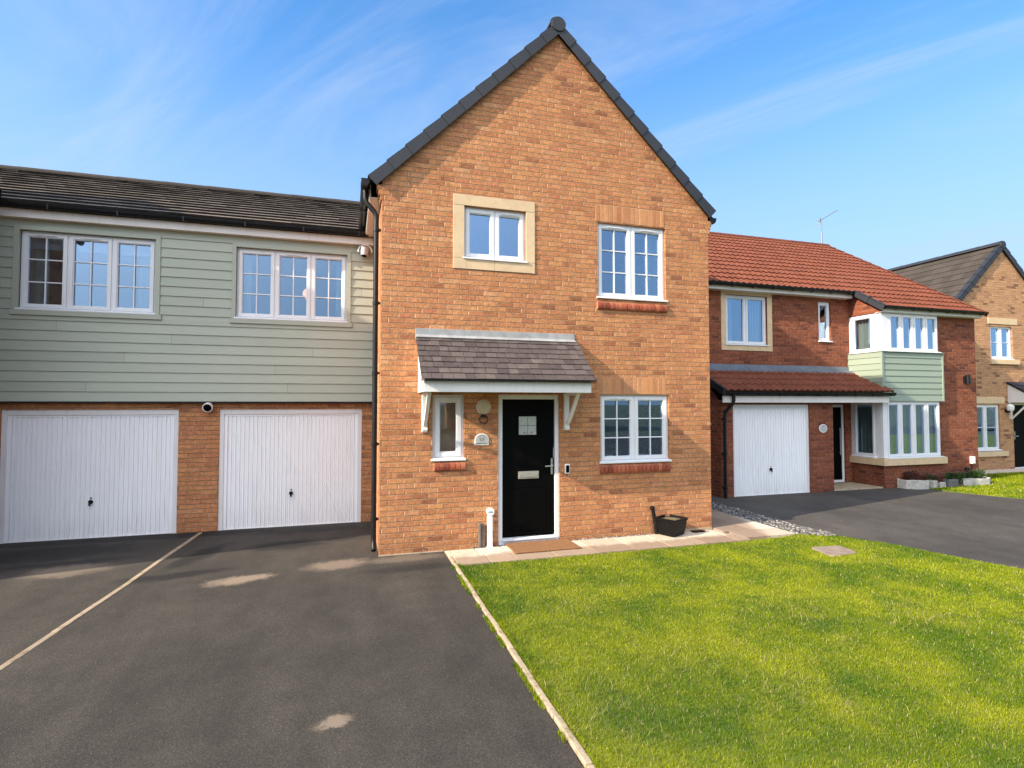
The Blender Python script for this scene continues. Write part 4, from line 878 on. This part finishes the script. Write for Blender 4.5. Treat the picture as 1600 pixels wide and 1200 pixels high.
def text_mesh(s_, size, depth, x, y, z, name, mat, parent):
    cu = bpy.data.curves.new(name, 'FONT'); cu.body = s_; cu.size = size; cu.extrude = depth; cu.align_x = 'CENTER'; cu.align_y = 'CENTER'
    tmp = bpy.data.objects.new('tmp', cu); dg = bpy.context.evaluated_depsgraph_get(); C.objects.link(tmp); dg.update()
    me = bpy.data.meshes.new_from_object(tmp.evaluated_get(dg)); bpy.data.objects.remove(tmp)
    mx = Matrix.Translation(Vector((x, y, z)) - OFF[parent]) @ Matrix.Rotation(R(90), 4, 'X'); me.transform(mx); me.materials.clear(); me.materials.append(M[mat])
    o = bpy.data.objects.new(name, me); C.objects.link(o); o.parent = parent; OFF[o] = OFF[parent]; return o
def plaque(x, z, w, h, Y, label, arch=True, num=None):
    t = thing('house_number_plaque', label, 'plaque', (x, Y, z))
    def outline(w, h):
        if arch:
            pts = [(x - w / 2, z - h / 2), (x + w / 2, z - h / 2)]; n = 14
            for k in range(n + 1):
                a = math.pi * k / n; pts.append((x + w / 2 * math.cos(a), z - h / 2 + h * .42 + h * .58 * math.sin(a)))
            return pts
        return [(x + w / 2 * math.cos(a), z + h / 2 * math.sin(a)) for a in np.linspace(0, 2 * math.pi, 28)[:-1]]
    m = MB(); m.prism(outline(w, h), 'y', Y - .014, Y); m.build('rim', 'whitepl', t, bevel=.002)
    m = MB(); m.prism(outline(w * .86, h * .84), 'y', Y - .017, Y - .0142); m.build('slate_face', 'slatepl', t)
    if num: text_mesh(num, h * .42, .001, x, Y - .0175, z - h * .04, 'number', 'ink', t)
    m = MB()
    if arch: m.box(x - w * .32, x + w * .32, Y - .019, Y - .0171, z - h * .36, z - h * .31); m.build('carved_line', 'ink', t); m = MB()
    for k in range(7):
        a = math.pi * (.2 + .1 * k); m.tube([(x + w * .27 * math.cos(a) , Y - .018, z + h * .02 + h * .28 * math.sin(a)), (x + w * .31 * math.cos(a), Y - .018, z + h * .02 + h * .34 * math.sin(a))], .003, 5)
    m.build('carved_mark', 'ink', t)
plaque(1.862, 1.575, .215, .17, 7.75, 'arched grey slate number plaque on the wall left of the black front door', True, '53')
plaque(10.81, 1.50, .235, .20, 10.3, 'oval pale number plaque on the red brick pier by the porch', False)
t = thing('doorbell', 'small dark video doorbell in a pale surround, right of the front door', 'doorbell', (3.2, 7.75, 1.1))
m = MB(); m.box(3.158, 3.245, 7.728, 7.75, 1.025, 1.175); m.build('surround', 'whitepl', t, bevel=.014)
m = MB(); m.box(3.174, 3.229, 7.718, 7.727, 1.045, 1.155); m.build('button_panel', 'doorblk', t, bevel=.004)
t = thing('vent_post', 'white plastic post with a round lettered cap standing left of the door', 'post', (1.975, 7.69, 0))
m = MB(); m.box(1.935, 2.010, 7.655, 7.725, .01, .475); m.box(1.925, 2.02, 7.645, 7.735, .01, .04); m.build('post', 'whitepl', t, bevel=.012)
m = MB(); disc_y(m, 1.973, 7.735, 7.66, .535, .048); disc_y(m, 1.973, 7.66, 7.645, .535, .060, 28, .056); m.tube([(1.973, 7.69, .47), (1.973, 7.69, .51)], .03, 12); m.build('cap', 'whitepl', t, smooth=True)
m = MB()
for k, x in enumerate((-.028, -.014, 0, .014, .028)): m.tube([(1.973 + x - .005, 7.643, .527 + .004 * (k % 2)), (1.973 + x + .005, 7.643, .545 - .003 * abs(k - 2))], .0035, 6)
m.build('cap_lettering', 'ink', t)
m = MB(); m.box(1.812, 1.845, 7.67, 7.745, .0, .375); m.box(1.853, 1.895, 7.68, 7.745, .0, .36); tag(m.build('wooden_post', 'wood', base=(1.85, 7.7, 0), bevel=.005), 'short weathered wooden offcuts leaning on the wall beside the white post', 'post')
m = MB(); m.box(2.21, 3.19, 7.205, 7.735, .034, .052); n = 0
mat_o = tag(m.build('doormat', 'coir', base=(2.7, 7.45, .03), bevel=.004), 'brown coir doormat in front of the black door', 'doormat')
# planter pot
t = thing('plant_pot', 'square black plastic planter with withered plants at the foot of the wall', 'planter', (4.92, 7.62, .03))
PC = Vector((4.885, 7.46 + .10, .03)); rot = Matrix.Rotation(R(24), 4, 'Z')
def pot_ring(h, hw): return [PC + rot @ Vector((sx_ * hw, sy_ * hw, h)) for sx_, sy_ in ((-1, -1), (1, -1), (1, 1), (-1, 1))]
m = MB(); prof = [(0, .125), (.02, .14), (.12, .162), (.22, .170), (.235, .182), (.275, .185), (.275, .170), (.235, .165)]
rings = [pot_ring(h, w) for h, w in prof]
for a_, b_ in zip(rings[:-1], rings[1:]):
    for k in range(4): m.quad(a_[k], a_[(k + 1) % 4], b_[(k + 1) % 4], b_[k])
m.quad(*rings[0][::-1]); m.build('pot', 'plantpot', t, bevel=.012)
m = MB(); m.quad(*pot_ring(.24, .164)); m.build('soil', 'soil', t)
m = MB(); leaves(m, (4.885, 7.56, .245), .125, .125, .015, 420, .028, .007, .1); m.build('plant', 'straw', t)
t = thing('black_pipe_end', 'black plastic pipe end sticking up behind the planter', 'pipe', (4.66, 7.66, 0))
m = MB(); m.tube([(4.70, 7.68, .0), (4.67, 7.67, .2), (4.62, 7.65, .40), (4.605, 7.645, .455)], .03, 14); m.build('pipe', 'blackp', t, smooth=True)
m = MB(); m.tube([(4.612, 7.648, .43), (4.602, 7.645, .465)], .037, 14); m.build('cap', 'blackp', t, smooth=True)
m = MB(); m.box(5.22, 5.70, 7.50, 7.665, .034, .055) if False else m.box(5.30, 5.52, 7.56, 7.66, .035, .05)
tag(m.build('drain_cover', 'plantpot', base=(5.4, 7.6, .03), bevel=.004), 'flat black drain cover on the slabs right of the planter', 'drain cover')
m = MB(); m.prism([(6.36, 5.93), (6.55, 5.925), (6.79, 5.955), (6.835, 5.99), (6.87, 6.14), (6.885, 6.30), (6.85, 6.335), (6.62, 6.365), (6.45, 6.37), (6.405, 6.34), (6.36, 6.15), (6.325, 5.98)], 'z', -.02, .020)
tag(m.build('manhole_cover', plain('stone inspection cover', (.25, .185, .14, 1), .9, .25, 9, .8), base=(6.6, 6.16, 0), bevel=.006), 'small stone inspection cover set in the lawn', 'manhole cover')
# security cameras
t = thing('security_camera', 'white dome security camera on the brick pier between the garages', 'camera', (-2.2, 9.95, 2.05))
m = MB(); m.tube([(-2.2, 10.03, 2.06), (-2.2, 9.99, 2.06)], .05, 20); m.tube([(-2.2, 9.99, 2.055), (-2.2, 9.97, 2.05), (-2.2, 9.90, 2.025)], [.045, .070, .078], 24); m.build('housing', 'whitepl', t, smooth=True)
m = MB(); m.tube([(-2.2, 9.9, 2.025), (-2.2, 9.885, 2.018), (-2.2, 9.875, 2.014)], [.062, .056, .03], 20); m.build('lens', 'doorblk', t, smooth=True)
t = thing('security_camera', 'grey security camera with a looped white cable under the eaves at the wing corner', 'camera', (.2, 9.9, 4.8))
m = MB(); m.tube([(.27, 9.98, 4.80), (.26, 9.86, 4.79)], .03, 12); m.tube([(.245, 9.86, 4.84), (.235, 9.85, 4.70)], [.07, .062], 20); m.build('housing', 'greyp', t, smooth=True)
m = MB(); pts = [(.25 + .115 * math.cos(a), 9.85, 4.775 + .115 * math.sin(a)) for a in np.linspace(-.1, math.pi + .15, 16)]; m.tube(pts, .011, 8); m.build('cable', 'whitepl', t, smooth=True)
m = MB(); m.tube([(.234, 9.85, 4.699), (.232, 9.848, 4.690)], .045, 16); m.build('lens', 'doorblk', t)
# neighbour's small things
t = thing('wall_light', 'small black wall light on the red brick beside the bay', 'lamp', (15.7, 10.35, 2.73))
m = MB(); m.box(15.64, 15.72, 10.36, 10.4, 2.64, 2.82); m.build('bracket', 'blackp', t, bevel=.005)
m = MB(); m.tube([(15.68, 10.30, 2.60), (15.68, 10.30, 2.85)], .055, 14); m.box(15.74, 15.83, 10.33, 10.37, 2.72, 2.76); m.build('lamp_shade', 'blackp', t, smooth=True)
t = thing('outdoor_socket', 'white outdoor socket box with its cable near the ground on the red wall', 'socket', (15.85, 10.38, .55))
m = MB(); m.box(15.80, 15.92, 10.33, 10.4, .50, .69); m.build('box', 'whitepl', t, bevel=.01)
m = MB(); m.tube([(15.83, 10.37, .5), (15.84, 10.37, .35), (15.80, 10.37, .25)], .014, 8); m.tube([(15.70, 10.36, .36), (15.62, 10.36, .40), (15.60, 10.36, .3)], .03, 8); m.build('cable', 'blackp', t)
t = thing('porch_lamp', 'white globe lamp under the canopy of the pale brick house', 'lamp', (19.93, 11.9, 1.95))
m = MB(); m.tube([(19.9, 12, 1.86), (19.9, 11.92, 1.86)], .06, 12); m.build('bracket', 'blackp', t)
m = MB(); m.tube([(19.9, 11.88, 1.86), (19.9, 11.88, 1.92), (19.9, 11.88, 2.02), (19.9, 11.88, 2.06)], [.07, .10, .10, .05], 16); m.build('lamp_shade', 'whitepl', t, smooth=True)
t = thing('hose_tap', 'white hose reel edge behind the corner on the red brick side wall', 'tap', (7.93, 10.7, 1.6))
m = MB(); m.tube([(7.95, 10.65, 1.62), (7.86, 10.65, 1.62), (7.85, 10.65, 1.56)], .022, 10); m.build('spout', 'whitepl', t, smooth=True)
# aerial on the neighbour's ridge
t = thing('tv_aerial', 'thin television aerial on the ridge of the red tiled roof', 'aerial', (16.0, 15.05, 7.7))
ax_, ay_ = 15.95, 15.07
m = MB(); m.tube([(ax_, ay_, 7.6), (ax_ - .01, ay_, 8.15)], .024, 8); m.tube([(ax_ - .01, ay_, 8.15), (ax_ - .05, ay_, 8.62)], .016, 8); m.build('mast', 'galv', t)
m = MB(); b0 = Vector((ax_ - .16, ay_, 8.50)); b1 = Vector((ax_ + .62, ay_ - .1, 8.96)); m.tube([b0, b1], .013, 8); u = (b1 - b0).normalized(); sd2 = u.cross(Vector((0, 0, 1))).normalized()
for k in range(9):
    q_ = b0 + (b1 - b0) * (.12 + .1 * k); m.tube([q_ - sd2 * .10, q_ + sd2 * .10], .005, 5)
for s_ in (-1, 1): m.tube([b0 + u * .1, b0 + u * .0 + Vector((0, 0, .10 * s_)) + sd2 * .12], .007, 5); m.tube([b0 + u * .1, b0 + Vector((0, 0, .1 * s_)) - sd2 * .12], .007, 5)
m.build('boom', 'galv', t)
# stone edged planters with shrubs
def curved_stone(name, label, pts, h, w, mat='planter', group=None):
    m = MB(); pts = [Vector(p) for p in pts]; vs = []; n = len(pts)
    for i, p in enumerate(pts):
        tdir = (pts[min(i + 1, n - 1)] - pts[max(i - 1, 0)]).normalized(); s_ = Vector((-tdir.y, tdir.x, 0)); hh = h * random.uniform(.86, 1.1)
        vs += [p - s_ * w / 2 + Vector((0, 0, -.02)), p - s_ * w * .46 + Vector((0, 0, hh)), p + s_ * w * .46 + Vector((0, 0, hh)), p + s_ * w / 2 + Vector((0, 0, -.02))]
    fs = [(4 * i + a, 4 * i + (a + 1) % 4, 4 * i + 4 + (a + 1) % 4, 4 * i + 4 + a) for i in range(n - 1) for a in range(4)] + [(0, 1, 2, 3), (4 * n - 1, 4 * n - 2, 4 * n - 3, 4 * n - 4)]
    m.add(vs, fs); c = sum(pts, Vector()) / n
    return tag(m.build(name, mat, base=(c.x, c.y, 0), bevel=.012), label, 'planter stone', group)
GP = 'stones edging the flower bed under the bay'
curved_stone('edging_stone', 'long curved pale stone at the driveway end of the flower bed', [(13.13, 10.28, 0), (13.15, 10.10, 0), (13.27, 9.98, 0), (13.45, 9.93, 0), (13.62, 9.93, 0)], .22, .07, 'planter', GP)
curved_stone('edging_stone', 'short upright pale stone beside the long curved one', [(13.74, 9.93, 0), (13.86, 9.93, 0), (13.98, 10.0, 0)], .19, .08, 'planter', GP)
curved_stone('edging_stone', 'smallest pale block between the upright stone and the dark one', [(14.05, 9.98, 0), (14.17, 9.98, 0), (14.24, 10.0, 0)], .12, .10, 'planter', GP)
curved_stone('edging_stone', 'dark grey stone block in the middle of the flower bed edge', [(14.27, 9.95, 0), (14.42, 9.93, 0), (14.62, 9.97, 0)], .20, .12, 'darkstone', GP)
curved_stone('edging_stone', 'pale slanting stone at the foot of the spreading green shrub', [(14.95, 10.02, 0), (15.05, 9.95, 0), (15.15, 9.95, 0)], .14, .08, 'planter', GP)
curved_stone('edging_stone', 'long curved pale stone below the white wall socket', [(15.0, 10.32, 0), (15.06, 10.15, 0), (15.22, 10.03, 0), (15.5, 9.98, 0), (15.8, 9.98, 0), (16.0, 10.08, 0), (16.05, 10.22, 0)], .17, .07, 'planter', GP)
sheet('flower_bed', [(13.16, 10.3), (13.2, 10.05), (13.6, 9.95), (16.0, 10.0), (16.03, 10.4), (14.6, 10.4), (14.6, 10.3)], .05, 'soil', .06)
def shrub(label, c, rx, ry, h, mats, n=700, ln=.05, wd=.011):
    t = thing('shrub', label, 'shrub', (c[0], c[1], 0), 'shrubs in the flower bed')
    m = MB()
    for k in range(9):
        a = random.random() * 6.28; r_ = random.uniform(.2, .9); m.tube([(c[0], c[1], .04), (c[0] + rx * r_ * .5 * math.cos(a), c[1] + ry * r_ * .5 * math.sin(a), h * .5), (c[0] + rx * r_ * math.cos(a), c[1] + ry * r_ * math.sin(a), h * random.uniform(.8, 1.1))], [.006, .004, .002], 5)
    m.build('stem', 'wood', t)
    m = MB()
    for k in range(9):
        a = random.random() * 6.28; r_ = random.uniform(0, .75); hh = h * random.uniform(.45, .9); leaves(m, (c[0] + rx * r_ * math.cos(a), c[1] + ry * r_ * math.sin(a), hh * .55), rx * .38, ry * .38, h * .35, n // 9, ln, wd)
    leaves(m, (c[0], c[1], .05), rx * .8, ry * .8, h * .6, n // 3, ln, wd); m.build('foliage', mats, t)
shrub('tall bronze leaved shrub behind the long curved stone', (13.42, 10.14), .22, .12, .50, 'leafr')
shrub('reddish twiggy shrub right of the bronze one', (13.75, 10.12), .16, .1, .36, 'leafr', 450)
shrub('small fresh green shrub between two reddish ones', (13.98, 10.14), .15, .1, .38, 'leafg', 450)
shrub('thin rusty shrub left of the dark stone', (14.2, 10.16), .13, .1, .34, 'leafr', 350)
shrub('low spreading grey green shrub spilling over the dark stone', (14.72, 10.08), .34, .14, .38, 'leafg', 1300)
shrub('upright dark green shrub nearest the bay in the right hand stone ring', (15.3, 10.2), .2, .12, .36, 'leafg')
shrub('dark green shrub below the white wall socket', (15.68, 10.18), .24, .12, .42, 'leafg', 900)
# ================================================================== GRASS
def blades(name, label, sampler, n, hgt, wid, mat='grass', lean=.5):
    P = sampler(n); n = len(P); d = np.hypot(P[:, 0], P[:, 1]); sc = np.clip(d / 5., .75, 3.)
    a = np.random.rand(n) * 2 * np.pi; h = hgt * np.random.uniform(.45, 1.25, n) * np.where(np.random.rand(n) < .02, 1.9, 1); w = wid * np.random.uniform(.7, 1.3, n) * sc
    b = np.random.rand(n) * 2 * np.pi; ln = h * np.random.uniform(.1, lean * 1.6, n)
    wx, wy = np.cos(a) * w / 2, np.sin(a) * w / 2; lx, ly = np.cos(b) * ln, np.sin(b) * ln
    V = np.zeros((n, 5, 3)); z0 = P[:, 2]
    V[:, 0] = np.stack([P[:, 0] - wx, P[:, 1] - wy, z0], 1); V[:, 1] = np.stack([P[:, 0] + wx, P[:, 1] + wy, z0], 1)
    V[:, 2] = np.stack([P[:, 0] + wx * .75 + lx * .35, P[:, 1] + wy * .75 + ly * .35, z0 + h * .6], 1); V[:, 3] = np.stack([P[:, 0] - wx * .75 + lx * .35, P[:, 1] - wy * .75 + ly * .35, z0 + h * .6], 1)
    V[:, 4] = np.stack([P[:, 0] + lx, P[:, 1] + ly, z0 + h * .95], 1)
    me = bpy.data.meshes.new(name); me.vertices.add(n * 5); me.vertices.foreach_set('co', V.reshape(-1))
    idx = np.arange(n)[:, None] * 5; L = np.concatenate([idx + np.array([[0, 1, 2, 3]]), idx + np.array([[3, 2, 4]])], 1).reshape(-1)
    me.loops.add(len(L)); me.loops.foreach_set('vertex_index', L.astype(np.int32))
    st = np.stack([np.arange(n) * 7, np.arange(n) * 7 + 4], 1).reshape(-1); me.polygons.add(2 * n); me.polygons.foreach_set('loop_start', st.astype(np.int32))
    me.update(calc_edges=True); me.validate(); me.materials.append(M[mat])
    o = bpy.data.objects.new(name, me); C.objects.link(o); o['kind'] = 'stuff'; o['label'] = label; o['category'] = 'grass'; return o
def inpoly(x, y, poly):
    c = np.zeros(len(x), bool); n = len(poly)
    for i in range(n):
        x1, y1 = poly[i]; x2, y2 = poly[(i + 1) % n]
        if y1 == y2: continue
        k = ((y1 > y) != (y2 > y)) & (x < (x2 - x1) * (y - y1) / (y2 - y1) + x1); c ^= k
    return c
LAWN = [(1.372, 6.975), (1.372, 1.0)] + [(x - .02, y) for x, y in LE[::-1] if y > 1] + [(7.3, 6.97), (6.85, 7.09), (6.5, 7.0)]
def lawn_s(n):
    out = []
    t = 0
    while t < n:
        x = np.random.uniform(1.37, 9.3, n); y = np.random.uniform(1.2, 7.1, n); d = np.hypot(x, y)
        keep = inpoly(x, y, LAWN) & (np.random.rand(n) < np.clip((4.2 / d) ** 1.3, 0, 1)) & (x < 1.9 * y + 4.2) & (y > 1.3)
        keep &= ~((x > 6.36) & (x < 6.87) & (y > 5.98) & (y < 6.34))
        out.append(np.stack([x[keep], y[keep], np.full(keep.sum(), .002)], 1)); t += keep.sum()
    return np.concatenate(out)[:n]
blades('grass', 'mown yellow green lawn in front of the orange brick house', lawn_s, 470000, .023, .0032)
def fringe(n):
    y = np.random.uniform(2.3, 7.0, n); x = 1.375 + np.abs(np.random.normal(0, .012, n)); left = np.random.rand(n) < .28; keep = ~left | (np.sin(y * 5.3) + np.sin(y * 13.7 + 1) > -.25)
    x = np.where(left, 1.308 - np.abs(np.random.normal(0, .012, n)), x); return np.stack([x, y, np.zeros(n)], 1)[keep]
blades('grass_tuft', 'ragged grass fringe growing along the lawn kerb', fringe, 15000, .034, .0045, lean=.9)
def stalks(n):
    c = [(1.75, 3.2), (2.5, 3.9), (1.6, 3.6), (4.3, 4.4), (3.1, 3.3), (5.4, 4.0), (2.2, 5.2)]; k = np.random.randint(0, len(c), n); p = np.array(c)[k] + np.random.normal(0, .22, (n, 2)); p[:, 0] = np.maximum(p[:, 0], 1.4); return np.concatenate([p, np.zeros((n, 1))], 1)
blades('dry_grass', 'pale dry stalks scattered through the lawn', stalks, 1500, .06, .003, 'straw', 1.2)
L2 = [(13.0, 10.37), (13.6, 9.97), (13.63, 9.5), (13.94, 8.86), (14.2, 8.26), (14.62, 7.5), (15.42, 5), (30, 5), (30, 11.4), (16.3, 11.4), (16.3, 10.5), (15.9, 9.94), (13.6, 9.9), (13.2, 9.98)]
def lawn2(n):
    x = np.random.uniform(13, 24, n * 2); y = np.random.uniform(6.5, 11.4, n * 2); k = inpoly(x, y, L2); return np.stack([x[k], y[k], np.full(k.sum(), .006)], 1)[:n]
blades('grass', 'darker green lawn in front of the red and pale houses', lawn2, 60000, .04, .005)
# ================================================================== HOUSES ACROSS THE ROAD (seen only mirrored in the window glass)
for i, (x, bm, lab) in enumerate(((-13, 'pale', 'pale brick house across the road, leftmost of the three mirrored in the glass'), (-1, 'red', 'red brick house across the road, mirrored in the ground floor panes'), (12, 'buff', 'orange brick house across the road, rightmost of the three mirrored in the glass'))):
    t = thing('opposite_house', lab, 'house', (x, -26, 0), 'houses across the road')
    xf = Matrix.Translation((x, -26, 0)) @ Matrix.Rotation(math.pi, 4, 'Z'); hs_ = [(-2.6, -1.4, 3.5, 4.6), (1.4, 2.6, 3.5, 4.6), (-2.6, -1.2, 1, 2.2)]
    m = MB(xf); wall(m, -3.6, 3.6, -.1, 5.1, 0, hs_); m.box(-3.6, -3.5, 0.01, 8, -.1, 5.1); m.box(3.5, 3.6, .01, 8, -.1, 5.1); m.box(-3.5, 3.5, 7.9, 8, -.1, 5.1); m.build('wall', bm, t)
    m = MB(xf); slope(m, (-3.8, -.25, 5.0), (3.8, -.25, 5.0), Vector((0, 4.25, 2.9)), 14, .3); slope(m, (3.8, 8.25, 5.0), (-3.8, 8.25, 5.0), Vector((0, -4.25, 2.9)), 14, .3); m.build('roof', 'tgrey' if i != 1 else 'tred', t)
    for h in hs_: window(t, *h, .05, 2, (1, 1), xf=xf)
    m = MB(xf); m.box(.6, 1.5, -.04, 0, 0, 2.1); m.build('door', 'doorblk', t)
